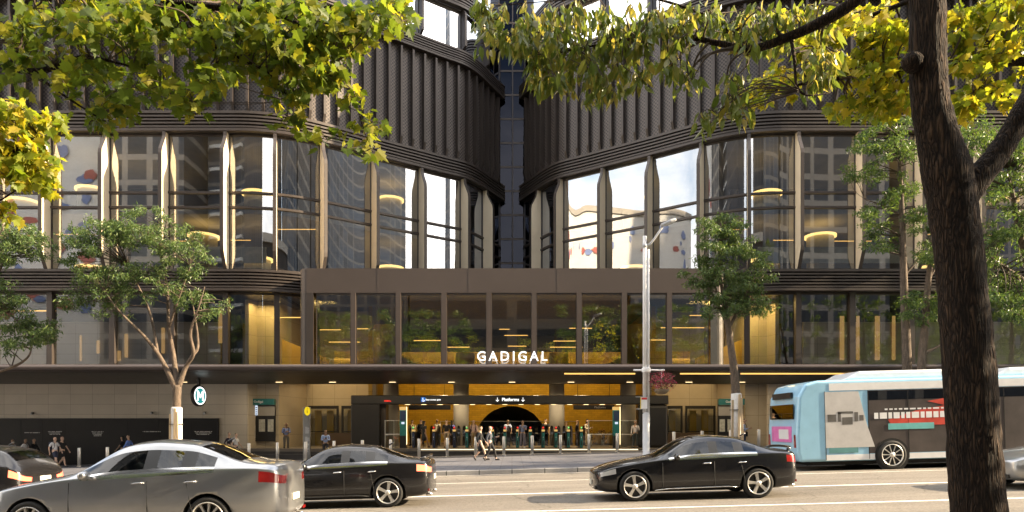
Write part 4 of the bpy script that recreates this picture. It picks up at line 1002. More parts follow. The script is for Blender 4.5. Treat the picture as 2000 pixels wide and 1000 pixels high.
tree('street_tree', 'leaning evergreen tree with a low leafy branch behind the bus, beside the big trunk', b,
    [(b, .18), (Q(1800, 720), .15), (Q(1806, 640), .13), (Q(1812, 560), .11), (Q(1822, 470), .08), (Q(1830, 380), .05)],
    [[(Q(1805, 690), .07), (Q(1835, 675), .05), (Q(1880, 640), .03), (Q(1920, 610), .02)], [(Q(1812, 550), .06), (Q(1850, 480), .04), (Q(1900, 430), .02)]],
    clumps_from([(1800, 600, 38, 34, d, .8, 20, 75), (1835, 595, 30, 28, d, .7, 12, 75), (1840, 420, 50, 60, d, 1.2, 24, 75), (1810, 500, 40, 30, d, 1., 14, 70)], (.28, .28, .17), density=.85, keep=.8),
    ('narrow', .17, .35, L_fig2, .5), group='evergreen street trees along the far kerb')
d = 24.2; b = on_pave(2060, 25.9); 
tree('street_tree', 'bright leafy street tree at the right edge behind the big dark trunk', b,
    [(b, .2), (P(2050, 700, 25.9), .17), (P(2020, 560, 25.9), .14), (P(1990, 450, 25.6), .10), (P(1970, 330, 25.3), .05)],
    [[(P(2020, 560, 25.9), .09), (P(1960, 520, 25.2), .05), (P(1920, 490, 24.8), .02)], [(P(2005, 500, 25.7), .08), (P(2060, 400, 25.2), .05), (P(2080, 300, 25.2), .02)]],
    clumps_from([(1930, 270, 70, 50, 25, 1.5, 34, 75), (1990, 300, 60, 60, 25, 1.5, 34, 75), (1940, 360, 65, 45, 25, 1.5, 30, 75), (1985, 430, 60, 50, 25, 1.4, 30, 75), (1940, 480, 55, 45, 25, 1.3, 28, 75), (1960, 560, 60, 40, 25, 1.3, 26, 75), (1990, 610, 40, 30, 25, 1.1, 14, 75), (2060, 350, 60, 90, 25, 1.5, 26, 75), (2060, 500, 60, 60, 25, 1.5, 20, 75)], (.32, .32, .18), density=.85, keep=.8),
    ('narrow', .175, .35, L_fig2, .5), group='evergreen street trees along the far kerb')
# --- left edge
d = 26.5; b = on_pave(-75, d)
tree('street_tree', 'dark leafed street tree cut by the left edge of the pavement scene', b,
    [(b, .2), (Q(-72, 740), .18), (Q(-66, 660), .15), (Q(-50, 560), .1), (Q(-30, 470), .05)],
    [[(Q(-68, 735), .08), (Q(-10, 728), .06), (Q(35, 712), .05), (Q(58, 692), .035), (Q(62, 660), .02)], [(Q(-60, 620), .07), (Q(-20, 560), .05), (Q(10, 500), .04), (Q(5, 440), .02)], [(Q(-55, 590), .06), (Q(0, 600), .04), (Q(50, 640), .02)]],
    clumps_from([(40, 455, 55, 28, d, 1.2, 28, 70), (10, 490, 60, 40, d, 1.2, 26, 70), (70, 490, 40, 25, d, .9, 14, 60), (15, 600, 55, 35, d, 1.2, 26, 70), (75, 645, 48, 30, d, 1., 26, 75), (30, 660, 55, 35, d, 1.1, 26, 75), (-60, 480, 60, 60, d, 1.3, 20, 70), (-60, 620, 60, 60, d, 1.3, 20, 70), (5, 550, 40, 25, d, 1., 10, 60)], (.30, .30, .17), density=.85, keep=.8),
    ('narrow', .17, .35, L_fig, .5), group='evergreen street trees along the far kerb')

# --- big dark trunk in front, its branch reaching over the street
d = 7.3
def K(px, py, dd=0): return P(px, py, d + dd)
b = Vector((PX(1925, d), d, pave_z(PX(1925, d)) - .02))
big_cl = clumps_from([(965, 50, 30, 50, 8.2, .7, 8, 14), (960, 20, 45, 30, 8.2, .7, 8, 14), (1030, 60, 60, 60, 8.2, .8, 26, 14), (1070, 130, 40, 45, 8.1, .7, 16, 14), (1130, 60, 70, 60, 8.2, .8, 34, 14), (1140, 150, 45, 45, 8.1, .6, 16, 14), (1185, 165, 30, 30, 8., .5, 9, 12),
     (1220, 50, 70, 55, 8.2, .8, 30, 14), (1230, 130, 45, 35, 8.1, .6, 13, 12), (1320, 50, 70, 50, 8.2, .8, 26, 14), (1310, 125, 40, 30, 8., .6, 9, 12), (1345, 160, 18, 22, 7.9, .3, 4, 9), (1410, 40, 70, 40, 8.2, .8, 20, 13), (1480, 60, 60, 50, 8.1, .8, 18, 13), (1440, 170, 40, 28, 7.7, .4, 10, 10), (1420, 215, 45, 24, 7.6, .3, 12, 9), (1560, 40, 70, 40, 8., .8, 16, 13), (1385, 235, 18, 15, 7.6, .2, 4, 8), (1620, 130, 50, 40, 7.8, .5, 10, 12), (1580, 150, 50, 40, 7.8, .5, 8, 12)], (.15, .15, .13), keep=.72, density=1.0)
big_cl += [(Vector((x, y, z)), (.6, .6, .4), 60) for x, y, z in [(rng.uniform(0, 6.), rng.uniform(2.5, 5.8), rng.uniform(7.0, 10.5)) for _ in range(46)]]
t_big = tree('street_tree', 'big dark forked tree trunk in front with a branch of long drooping leaves', b,
    [(b, .34), (b + Vector((-.02, 0, .35)), .28), (K(1911, 1000), .262), (K(1901, 850), .25), (K(1891, 700), .246), (K(1880, 580), .232), (K(1871, 480), .226), (K(1860, 400), .232), (K(1850, 340), .238), (K(1830, 260), .198), (K(1816, 190), .18), (K(1812, 100), .176), (K(1811, 0), .17), (K(1806, -120), .18), (K(1790, -300), .15), (K(1770, -600), .10), (K(1760, -900), .04)],
    [[(K(1872, 400), .15), (K(1908, 352), .135), (K(1942, 310), .125), (K(1972, 265), .118), (K(2005, 205), .11), (K(2060, 110, .3), .11), (K(2140, -80, .6), .08), (K(2200, -300, .8), .04)],
     [(K(1806, -160), .11), (K(1740, -70, .1), .085), (K(1665, 5, .2), .07), (K(1600, 45, .3), .058), (K(1540, 72, .4), .05), (K(1470, 95, .5), .042), (K(1400, 84, .7), .034), (K(1310, 68, .8), .026), (K(1220, 78, .9), .018), (K(1130, 95, .9), .012), (K(1060, 110, .9), .007)],
     [(K(1470, 95, .5), .03), (K(1420, 55, .8), .022), (K(1340, 15, 1.), .016), (K(1230, -10, 1.), .012), (K(1100, 0, 1.), .007), (K(980, 10, 1.), .005)],
     [(K(1545, 72, .4), .022), (K(1552, 120, .3), .018), (K(1556, 165, .3), .014), (K(1575, 186, .3), .01), (K(1620, 182, .4), .006)],
     [(K(1798, -300), .10), (K(1600, -350, .6), .07), (K(1350, -330, 1.), .05), (K(1100, -250, 1.), .03)],
     [(K(1790, -420), .10), (K(1700, -600, -.5), .07), (K(1500, -700, -.8), .04)]],
    big_cl, ('long', .175, .62, L_long), bark=bark_b, sides=28, wob=.07, maxtwig=2.2)
# burr on the trunk
bm_ = MB(); c = K(1783, 122, -.08)
bm_.lathe([(0, -.10), (.06, -.09), (.10, -.04), (.11, .02), (.07, .09), (0, .11)], c, 12); bm_.build('burr', bark_b, t_big)

# --- plane tree overhanging from the left
d = 7.0
b = Vector((-8.6, 6.0, pave_z(-8.6) - .02))
left_cl = clumps_from([(60, 40, 90, 60, 7.4, 1., 26, 15), (180, 40, 90, 60, 7.2, 1., 28, 15), (300, 50, 90, 70, 7.2, 1., 34, 15), (420, 50, 90, 70, 7.2, 1., 36, 15), (540, 50, 90, 70, 7.2, 1., 38, 15), (650, 50, 80, 65, 7.2, .9, 30, 15), (740, 30, 55, 40, 7.2, .7, 16, 14), (790, 35, 22, 25, 7.1, .3, 4, 9),
     (60, 120, 70, 50, 7.3, .9, 9, 13), (150, 140, 60, 45, 7.1, .8, 9, 13), (240, 140, 60, 45, 7.1, .8, 11, 13), (330, 150, 70, 45, 7., .8, 14, 13), (440, 140, 60, 40, 7., .8, 14, 13), (540, 120, 60, 45, 7.1, .8, 15, 13), (640, 110, 50, 45, 7.1, .7, 13, 13), (700, 80, 36, 36, 7.1, .5, 7, 12), (480, 90, 70, 50, 7.2, .9, 12, 13),
     (400, 195, 60, 25, 6.9, .4, 8, 10), (215, 215, 45, 28, 7., .5, 8, 11), (180, 232, 25, 18, 7., .3, 4, 9), (560, 185, 40, 24, 6.9, .4, 7, 10), (570, 218, 22, 20, 6.8, .2, 5, 8), (655, 165, 35, 30, 6.9, .4, 6, 10), (715, 232, 22, 26, 6.8, .2, 6, 9), (708, 295, 26, 16, 6.8, .2, 4, 7), (640, 268, 18, 26, 6.8, .2, 4, 6), (690, 200, 20, 30, 6.8, .2, 3, 6)], (.20, .20, .14), keep=.58, density=1.45)
left_cl += [(Vector((x, y, z)), (.6, .6, .4), 55) for x, y, z in [(rng.uniform(-11, -3.), rng.uniform(2.5, 5.6), rng.uniform(6.4, 11.)) for _ in range(60)]]
tree('plane_tree', 'plane tree overhanging from the left with green lobed leaves across the upper facade', b,
    [(b, .30), (b + Vector((.05, 0, 2)), .26), (b + Vector((.3, .2, 4.)), .23), (b + Vector((.9, .6, 6)), .18), (b + Vector((1.8, .8, 8)), .12), (b + Vector((2.6, .8, 10)), .05)],
    [[(b + Vector((.3, .2, 4.1)), .13), (P(-220, 60, 6.8), .09), (P(-80, 90, 7.0), .06), (P(60, 140, 7.1), .035), (P(160, 112, 7.1), .02), (P(260, 130, 7.1), .01)],
     [(b + Vector((.5, .3, 4.8)), .12), (P(-100, -60, 6.9), .08), (P(100, -40, 7.1), .06), (P(300, 0, 7.2), .045), (P(480, 20, 7.2), .032), (P(560, 35, 7.1), .022), (P(640, 90, 7.), .014), (P(690, 190, 6.85), .008), (P(716, 270, 6.8), .004)],
     [(P(300, 0, 7.2), .03), (P(420, 90, 7.05), .02), (P(520, 140, 7.), .012), (P(570, 200, 6.85), .006)],
     [(P(480, 20, 7.2), .025), (P(620, 10, 7.2), .018), (P(760, 30, 7.15), .008)],
     [(P(60, 140, 7.1), .02), (P(130, 190, 7.), .012), (P(190, 228, 7.), .006)]],
    left_cl, ('star', .126, .45, L_plane, .25), bark=bark_b, sides=18, maxtwig=1.6)
# sunlit golden sprays lower left: a second, smaller plane tree further along the kerb
b = Vector((-12.4, 8.8, pave_z(-12.4) - .02))
tree('plane_tree', 'plane tree with leaves coloured sunlit gold reaching in low at the left edge', b,
    [(b, .16), (b + Vector((.1, 0, 2)), .14), (b + Vector((.5, .1, 3.6)), .10), (b + Vector((1., .1, 5.2)), .05)],
    [[(b + Vector((.3, .05, 2.9)), .07), (P(-180, 340, 8.9), .05), (P(-60, 330, 9), .035), (P(20, 300, 9), .02), (P(80, 250, 9), .01)], [(b + Vector((.2, .05, 2.5)), .06), (P(-120, 420, 9), .03), (P(-20, 400, 9), .015), (P(50, 360, 9), .006)]],
    clumps_from([(40, 235, 50, 32, 9, .5, 14, 13), (85, 240, 30, 22, 9, .4, 7, 11), (30, 290, 50, 36, 9, .5, 15, 13), (70, 320, 30, 35, 9, .4, 9, 11), (40, 350, 45, 20, 9, .4, 9, 11), (85, 352, 22, 12, 9, .3, 3, 8), (10, 415, 28, 16, 9, .3, 5, 9), (-60, 300, 60, 80, 9, .8, 20, 13), (-10, 215, 40, 26, 9, .5, 7, 12)], (.17, .17, .12)),
    ('star', .155, .45, L_gold, .25), bark=bark_b, sides=12, maxtwig=1.8)
# backlit golden plane tree on the right, trunk beyond the frame
b = Vector((12.2, 10.4, pave_z(12.2) - .02))
tree('plane_tree', 'backlit yellow plane tree filling the upper right corner around the big trunk', b,
    [(b, .24), (b + Vector((-.1, 0, 2)), .21), (b + Vector((-.4, .1, 4)), .18), (b + Vector((-.9, .2, 6)), .14), (b + Vector((-1.4, .3, 8)), .10), (b + Vector((-1.8, .3, 10)), .05)],
    [[(b + Vector((-.4, .1, 4.2)), .10), (P(2100, 160, 10.5), .08), (P(1960, 120, 10.6), .06), (P(1800, 130, 10.7), .045), (P(1660, 150, 10.8), .03), (P(1540, 170, 10.8), .018), (P(1450, 200, 10.8), .008)],
     [(b + Vector((-.7, .15, 5.2)), .09), (P(2000, -20, 10.6), .06), (P(1850, -20, 10.7), .045), (P(1700, 30, 10.8), .03), (P(1560, 70, 10.8), .015)],
     [(b + Vector((-.3, .1, 3.6)), .07), (P(2080, 260, 10.5), .04), (P(1960, 190, 10.6), .025), (P(1900, 180, 10.6), .012)]],
    clumps_from([(1560, 60, 80, 50, 10.8, 1., 18, 13), (1650, 50, 80, 50, 10.8, 1., 24, 13), (1740, 60, 60, 60, 10.8, 1., 22, 13), (1620, 130, 80, 45, 10.8, .9, 20, 13), (1720, 140, 60, 50, 10.8, .9, 20, 13), (1540, 160, 50, 40, 10.8, .7, 10, 12), (1700, 200, 55, 26, 10.8, .6, 9, 12), (1660, 215, 40, 20, 10.8, .5, 6, 10), (1760, 190, 40, 40, 10.8, .7, 9, 12), (1470, 190, 40, 24, 10.8, .5, 6, 10),
         (1880, 40, 50, 55, 10.6, 1., 16, 13), (1950, 50, 60, 55, 10.6, 1., 20, 13), (1900, 120, 50, 45, 10.6, .9, 15, 13), (1970, 110, 40, 45, 10.6, .9, 12, 13), (1885, 200, 42, 34, 10.6, .7, 12, 12), (1950, 180, 40, 30, 10.6, .6, 6, 11), (1880, 228, 26, 14, 10.6, .4, 4, 9), (1980, 20, 50, 40, 10.6, .9, 10, 13)], (.18, .18, .13), keep=.85, density=1.2)
    + [(Vector((x, y, z)), (.6, .6, .4), 40) for x, y, z in [(rng.uniform(7.5, 13), rng.uniform(9., 12), rng.uniform(8., 11.)) for _ in range(24)]],
    ('star', .16, .45, L_gold, .25), bark=bark_b, sides=14, maxtwig=.9)
# further street trees down the far kerb, beyond the frame: they shade the pavement and stand in the reflections; the unseen plaza ones are added for that shade
proto_far = None
for i, (x, y) in enumerate(((25.5, 26.4), (32.5, 26.3), (40, 26.5), (27.5, 30.6), (30.5, 34.2), (36.5, 32.0))):
    b = Vector((x, y, pave_z(x)))
    if proto_far is None:
        proto_far = tree('street_tree', 'leafy street tree further along the far kerb, nearest beyond the bus', b,
            [(b, .2), (b + Vector((0, 0, 3)), .17), (b + Vector((.1, 0, 6)), .12), (b + Vector((0, .1, 9)), .05)], [],
            [(b + Vector((rng.uniform(-2.8, 2.8), rng.uniform(-3.6, 2.6), rng.uniform(3.6, 11.5))), (.5, .5, .35), 60) for _ in range(80)], ('small', .26, .3, L_fig2, .4), group='evergreen street trees along the far kerb', twigs=False)
    else:
        o = dup(proto_far); o.location = b; o['label'] = ['', 'leafy street tree further along the far kerb, second beyond the bus', 'leafy street tree further along the far kerb, third beyond the bus', 'unseen shade tree added beyond the right edge, nearest the bus', 'unseen shade tree added beyond the right edge, nearest the station', 'unseen shade tree added beyond the right edge, farthest along'][i]

b = Vector((15.8, 5.2, pave_z(15.8)))  # unseen tree added to throw shade on the big trunk
tree('street_tree', 'unseen street tree added beyond the right edge to shade the big trunk', b,
    [(b, .22), (b + Vector((0, 0, 3)), .18), (b + Vector((.1, 0, 7)), .12), (b + Vector((0, .1, 10)), .05)], [],
    [(b + Vector((rng.uniform(-3.6, 3.0), rng.uniform(-1.6, 1.5), rng.uniform(2.6, 10))), (.6, .5, .45), 50) for _ in range(80)], ('small', .30, .3, L_fig2, .4), group='street trees of the near kerb', twigs=False)
# street trees of the near kerb, behind the camera: they stand in the reflections of the entrance glass
proto_near = None
for i, (x, y) in enumerate(((-18, -3.2), (-9.5, -2.6), (9.5, -2.8), (18.5, -3.4))):
    b = Vector((x, y, pave_z(x)))
    if proto_near is None:
        proto_near = tree('street_tree', 'leafy tree on the near side, mirrored in the entrance glass, leftmost', b,
            [(b, .22), (b + Vector((0, 0, 3)), .18), (b + Vector((.1, 0, 7)), .12), (b + Vector((0, .1, 11)), .05)], [],
            [(b + Vector((rng.uniform(-4.6, 4.6), rng.uniform(-2.8, 2.8), rng.uniform(5., 15))), (.75, .75, .45), 80) for _ in range(85)], ('small', .30, .3, L_fig, .5), group='street trees of the near kerb', twigs=False)
    else:
        o = dup(proto_near); o.location = b; o['label'] = ['', 'leafy tree on the near side, mirrored in the entrance glass, second from the left', 'leafy tree on the near side, mirrored in the entrance glass, third from the left', 'leafy tree on the near side, mirrored in the entrance glass, rightmost'][i]

# --- flowers in the basket
t = [o for o in COL.objects if o.name.startswith('flower_basket')][0]
cen = ellipsoid(900); cen = cen[(cen[:, 2] > -.9)] * np.array([.58, .5, .42]) + np.array([0, 0, .06])
V_, F_ = leaf_cloud(cen, nrng.uniform(.05, .10, len(cen)), 'small', 0, 0)
raw_mesh('flowers', V_, F_, [L_flower], t)
cen = ellipsoid(160) * np.array([.60, .5, .44]); V_, F_ = leaf_cloud(cen, nrng.uniform(.06, .12, len(cen)), 'small', .2, 0)
raw_mesh('foliage', V_, F_, [L_fig], t)
# ------------------------------------------------------------------ cars: a closed shell lofted over stations, smoothed, wheel arches cut, then split into its parts
def carpaint(name, col, metal=.0, rough=.22, coat=1.): return mat(name, col, rough, metal=metal, var=.05, vscale=2, coat=coat, spec=.5, rvar=.03)
p_black = carpaint('black_car_paint', (.006, .006, .007), coat=.45)
p_black2 = carpaint('charcoal_car_paint', (.009, .0085, .009), coat=.45)
p_silver = carpaint('silver_car_paint', (.33, .335, .34), .75, .30)
p_grey = carpaint('grey_car_paint', (.11, .105, .10), .5, .26)
car_glass = glass('car_glass', (.20, .22, .20), base=.02, gain=.8)
chrome = mat('chrome', (.75, .74, .72), .12, metal=1., var=.03)
alloy = mat('alloy', (.62, .60, .56), .35, metal=.55, var=.08)
tail_red = mat('tail_lamp_red', (.20, .008, .007), .15, coat=1., emit=(1., .04, .02), estr=.01)
tail_on = mat('tail_lamp_lit', (.6, .05, .03), .15, coat=1., emit=(1., .25, .12), estr=.8)
lamp_clear = mat('lamp_clear', (.62, .62, .62), .10, metal=.4, coat=1.)
well = mat('wheel_well', (.008, .008, .008), .9)
trim_b = mat('black_trim', (.015, .015, .015), .35)
seatm = mat('car_seat', (.05, .045, .04), .8)
plate_m = mat('number_plate', (.70, .68, .58), .4)
def ring(st):
    x, zb, zs, zt, cr, w, ws, wt = st
    zm = zb + (zs - zb) * .52
    h = [(0, zb), (w * .78, zb), (w * .97, zb + .07), (w, zm), (ws * .4 + w * .6, zm + (zs - zm) * .52), (ws, zs), (ws - .012, zs + min(.03, (zt - zs) * .2)), (wt + (ws - wt) * .06, zt - (zt - zs) * .10), (wt * .93, zt), (wt * .55, zt + cr * .75), (0, zt + cr)]
    pts = [(x, y, z) for y, z in h] + [(x, -y, z) for y, z in h[-2:0:-1]]
    return pts
def loft_car(stations, rules, wheels, wr, name, paint_m, t):
    """rules: function(i, k) -> material slot for the face between stations i,i+1 and ring points k,k+1 (k mirrored)"""
    n = 20; V = []; Fc = []; MI = []
    for st in stations: V += ring(st)
    for i in range(len(stations) - 1):
        for k in range(n):
            k2 = (k + 1) % n
            Fc.append((i * n + k, i * n + k2, (i + 1) * n + k2, (i + 1) * n + k))
            kk = k if k < 10 else 19 - k
            MI.append(rules(i, kk))
    last = (len(stations) - 1) * n
    for base in (0, last):                                    # ends closed with quads between the two sides
        for k in range(10):
            a, b_ = base + k, base + k + 1
            c, d_ = base + (20 - k - 1) % 20, base + (20 - k) % 20
            vs = [a, b_, c, d_]; vs2 = []
            for q in vs:
                if q not in vs2: vs2.append(q)
            if len(vs2) >= 3: Fc.append(tuple(vs2)); MI.append(rules(-1 if base == 0 else -2, k))
    me = bpy.data.meshes.new(name); me.from_pydata(V, [], Fc)
    for q in range(7): me.materials.append([paint_m, car_glass, tail_red, lamp_clear, trim_b, well, chrome][q])
    me.polygons.foreach_set('material_index', MI); me.polygons.foreach_set('use_smooth', [True] * len(Fc))
    bm = bmesh.new(); bm.from_mesh(me); bmesh.ops.recalc_face_normals(bm, faces=bm.faces); bm.to_mesh(me); bm.free()
    ob = bpy.data.objects.new(name, me); COL.objects.link(ob)
    s = ob.modifiers.new('s', 'SUBSURF'); s.levels = 2; s.render_levels = 2
    cut = MB()
    for wx in wheels:
        for sg in (-1, 1):
            cut.lathe([(wr + .055, -.5), (wr + .055, .30)], (wx, sg * (stations[5][5] - .17), wr), 28, M=Matrix.Rotation(R(90 if sg > 0 else -90), 4, 'X') @ Matrix.Translation((0, 0, -.1)), smooth=True)
    co_ = cut.build('cut', [well])
    co_.data.materials.clear()
    for q in range(7): co_.data.materials.append(ob.data.materials[q])
    for p in co_.data.polygons: p.material_index = 5
    bo = ob.modifiers.new('b', 'BOOLEAN'); bo.operation = 'DIFFERENCE'; bo.object = co_; bo.solver = 'EXACT'
    dg = bpy.context.evaluated_depsgraph_get()
    res = bpy.data.meshes.new_from_object(ob.evaluated_get(dg))
    bpy.data.objects.remove(ob); bpy.data.objects.remove(co_)
    parts = {}
    for mi, nm in ((0, 'body'), (1, 'window'), (2, 'tail_lamp'), (3, 'headlight'), (4, 'trim'), (6, 'chrome_strip')):
        bm = bmesh.new(); bm.from_mesh(res)
        keep = {mi} | ({5} if mi == 0 else set())
        bmesh.ops.delete(bm, geom=[f for f in bm.faces if f.material_index not in keep], context='FACES')
        if not bm.faces: bm.free(); continue
        # each lamp or pane is a part of its own
        if mi == 0: groups = [list(bm.faces)]
        else:
            groups = []; seen = set()
            for f in bm.faces:
                if f in seen: continue
                st_ = [f]; seen.add(f); g_ = []
                while st_:
                    q = st_.pop(); g_.append(q)
                    for e in q.edges:
                        for f2 in e.link_faces:
                            if f2 not in seen: seen.add(f2); st_.append(f2)
                groups.append(g_)
        for g_ in groups:
            if mi and len(g_) < 3: continue
            idx = {}; vs = []; fs = []
            for f in g_:
                fa = []
                for v in f.verts:
                    if v not in idx: idx[v] = len(vs); vs.append(tuple(v.co))
                    fa.append(idx[v])
                fs.append(fa)
            m2 = bpy.data.meshes.new(nm); m2.from_pydata(vs, [], fs)
            for q in (([paint_m, well]) if mi == 0 else [res.materials[mi]]): m2.materials.append(q)
            for p, f in zip(m2.polygons, g_):
                p.use_smooth = f.material_index != 5; p.material_index = 1 if (mi == 0 and f.material_index == 5) else 0
            o = bpy.data.objects.new(nm, m2); COL.objects.link(o); o.parent = t
            parts.setdefault(nm, []).append(o)
        bm.free()
    bpy.data.meshes.remove(res)
    return parts
WHEEL = {}
def wheel(t, x, y, r, side, style=0):
    """tyre with a spoked rim as its sub-part; side -1 faces the camera side"""
    key = (round(r, 3), style)
    if key not in WHEEL:
        RX = Matrix.Rotation(R(90), 4, 'X')
        mb = MB(); mb.lathe(cap=False, prof=[(r * .74, -.105), (r * .93, -.11), (r, -.08), (r, .08), (r * .93, .11), (r * .76, .108), (r * .70, .0), (r * .74, -.105)], M=RX, n=36); a = mb.build('wheel', rubber)
        mb = MB(); mb.lathe([(r * .70, .015), (0, .015)], M=RX, n=36, mi=0, cap=False); mb.lathe([(r * .76, .09), (r * .755, .116), (r * .71, .116), (r * .69, .015)], M=RX, n=36, mi=1, cap=False)
        ns = 5 if style < 2 else 10
        for k in range(ns):
            an = 2 * math.pi * k / ns + .3; w0, w1 = (.042, .05) if ns == 5 else (.02, .022)
            T = RX @ Matrix.Rotation(an, 4, 'Z')
            for q in (0,):
                mb.prism([(r * .12, -w0 * .7), (r * .5, -w0 * .75), (r * .72, -w1 * .95), (r * .72, w1 * .95), (r * .5, w0 * .75), (r * .12, w0 * .7)], T @ Matrix.Translation((0, 0, .05)), .05 if q == 0 else .045, 1)
        mb.lathe([(r * .17, .05), (r * .17, .108), (r * .05, .115), (0, .115)], M=RX, n=18, mi=1)
        b_ = mb.build('rim', [trim_b, alloy]); b_.parent = a
        WHEEL[key] = a; w_ = a
    else: w_ = dup(WHEEL[key])
    w_.parent = t; w_.location = (x, y, r); w_.rotation_euler = (0, rng.uniform(0, 1.2), 0 if side < 0 else math.pi)
    return w_
SEDAN = [  # x, zb, zs, zt, crown, w, ws, wt
    (.00, .30, .60, .63, .01, .50, .46, .36), (.10, .20, .65, .69, .02, .76, .72, .58), (.45, .17, .76, .81, .03, .86, .82, .66), (.95, .17, .845, .885, .035, .885, .85, .68), (1.38, .17, .895, .945, .035, .89, .855, .69),
    (1.62, .17, .905, 1.02, .04, .89, .855, .68), (2.05, .17, .92, 1.30, .045, .89, .85, .60), (2.28, .17, .925, 1.365, .05, .89, .85, .575), (2.60, .17, .935, 1.385, .05, .89, .85, .565), (2.70, .17, .94, 1.385, .05, .89, .85, .565),
    (3.18, .17, .955, 1.345, .045, .89, .85, .565), (3.30, .17, .96, 1.325, .045, .89, .85, .57), (3.62, .17, .975, 1.20, .035, .89, .85, .62), (3.95, .18, .985, 1.075, .03, .885, .84, .67), (4.30, .20, .98, 1.045, .025, .86, .81, .69), (4.50, .25, .94, 1.03, .02, .80, .75, .66), (4.58, .34, .86, .90, .01, .60, .56, .5)]
def sedan_rules(i, k):
    if k == 6 and i in (5, 6, 7, 9, 11): return 1          # side glass
    if k == 6 and i == 8: return 4                            # door pillar
    if k == 6 and i == 10: return 4
    if k in (8, 9) and i in (4, 5, 6): return 1               # windscreen
    if k in (8, 9) and i in (11, 12): return 1                # rear window
    if k == 4 and i in (14, 15): return 2                     # tail lamps
    if k == 4 and i in (1,): return 3                         # headlights
    if k == 5 and i in (5, 6, 7, 8, 9, 10, 11): return 6      # bright window line
    return 0
SUV = [
    (.00, .34, .72, .76, .01, .55, .50, .40), (.10, .24, .80, .86, .02, .80, .76, .60), (.45, .21, .93, .99, .035, .90, .86, .68), (.95, .21, 1.00, 1.06, .04, .925, .885, .71), (1.28, .21, 1.035, 1.10, .04, .925, .885, .72),
    (1.50, .21, 1.045, 1.18, .04, .925, .885, .71), (1.95, .21, 1.06, 1.48, .05, .925, .88, .64), (2.25, .21, 1.065, 1.585, .055, .925, .88, .62), (2.62, .21, 1.075, 1.615, .055, .925, .88, .61), (2.74, .21, 1.08, 1.615, .055, .925, .88, .61),
    (3.45, .21, 1.10, 1.59, .05, .925, .88, .61), (3.57, .21, 1.105, 1.585, .05, .925, .88, .61), (4.00, .22, 1.12, 1.53, .05, .92, .87, .61), (4.25, .23, 1.12, 1.47, .045, .90, .86, .62), (4.50, .26, 1.10, 1.24, .04, .88, .84, .68), (4.66, .32, 1.00, 1.06, .03, .84, .78, .68), (4.74, .42, .86, .90, .01, .64, .58, .5)]
def suv_rules(i, k):
    if k == 6 and i in (5, 6, 7, 9, 11): return 1
    if k == 6 and i in (8, 10): return 4
    if k in (8, 9) and i in (4, 5, 6): return 1
    if k in (8, 9) and i in (13,): return 1
    if k == 4 and i in (14, 15): return 2
    if k == 4 and i in (1,): return 3
    if k == 1: return 4
    if k == 5 and i in (5, 6, 7, 8, 9, 10, 11): return 6
    return 0
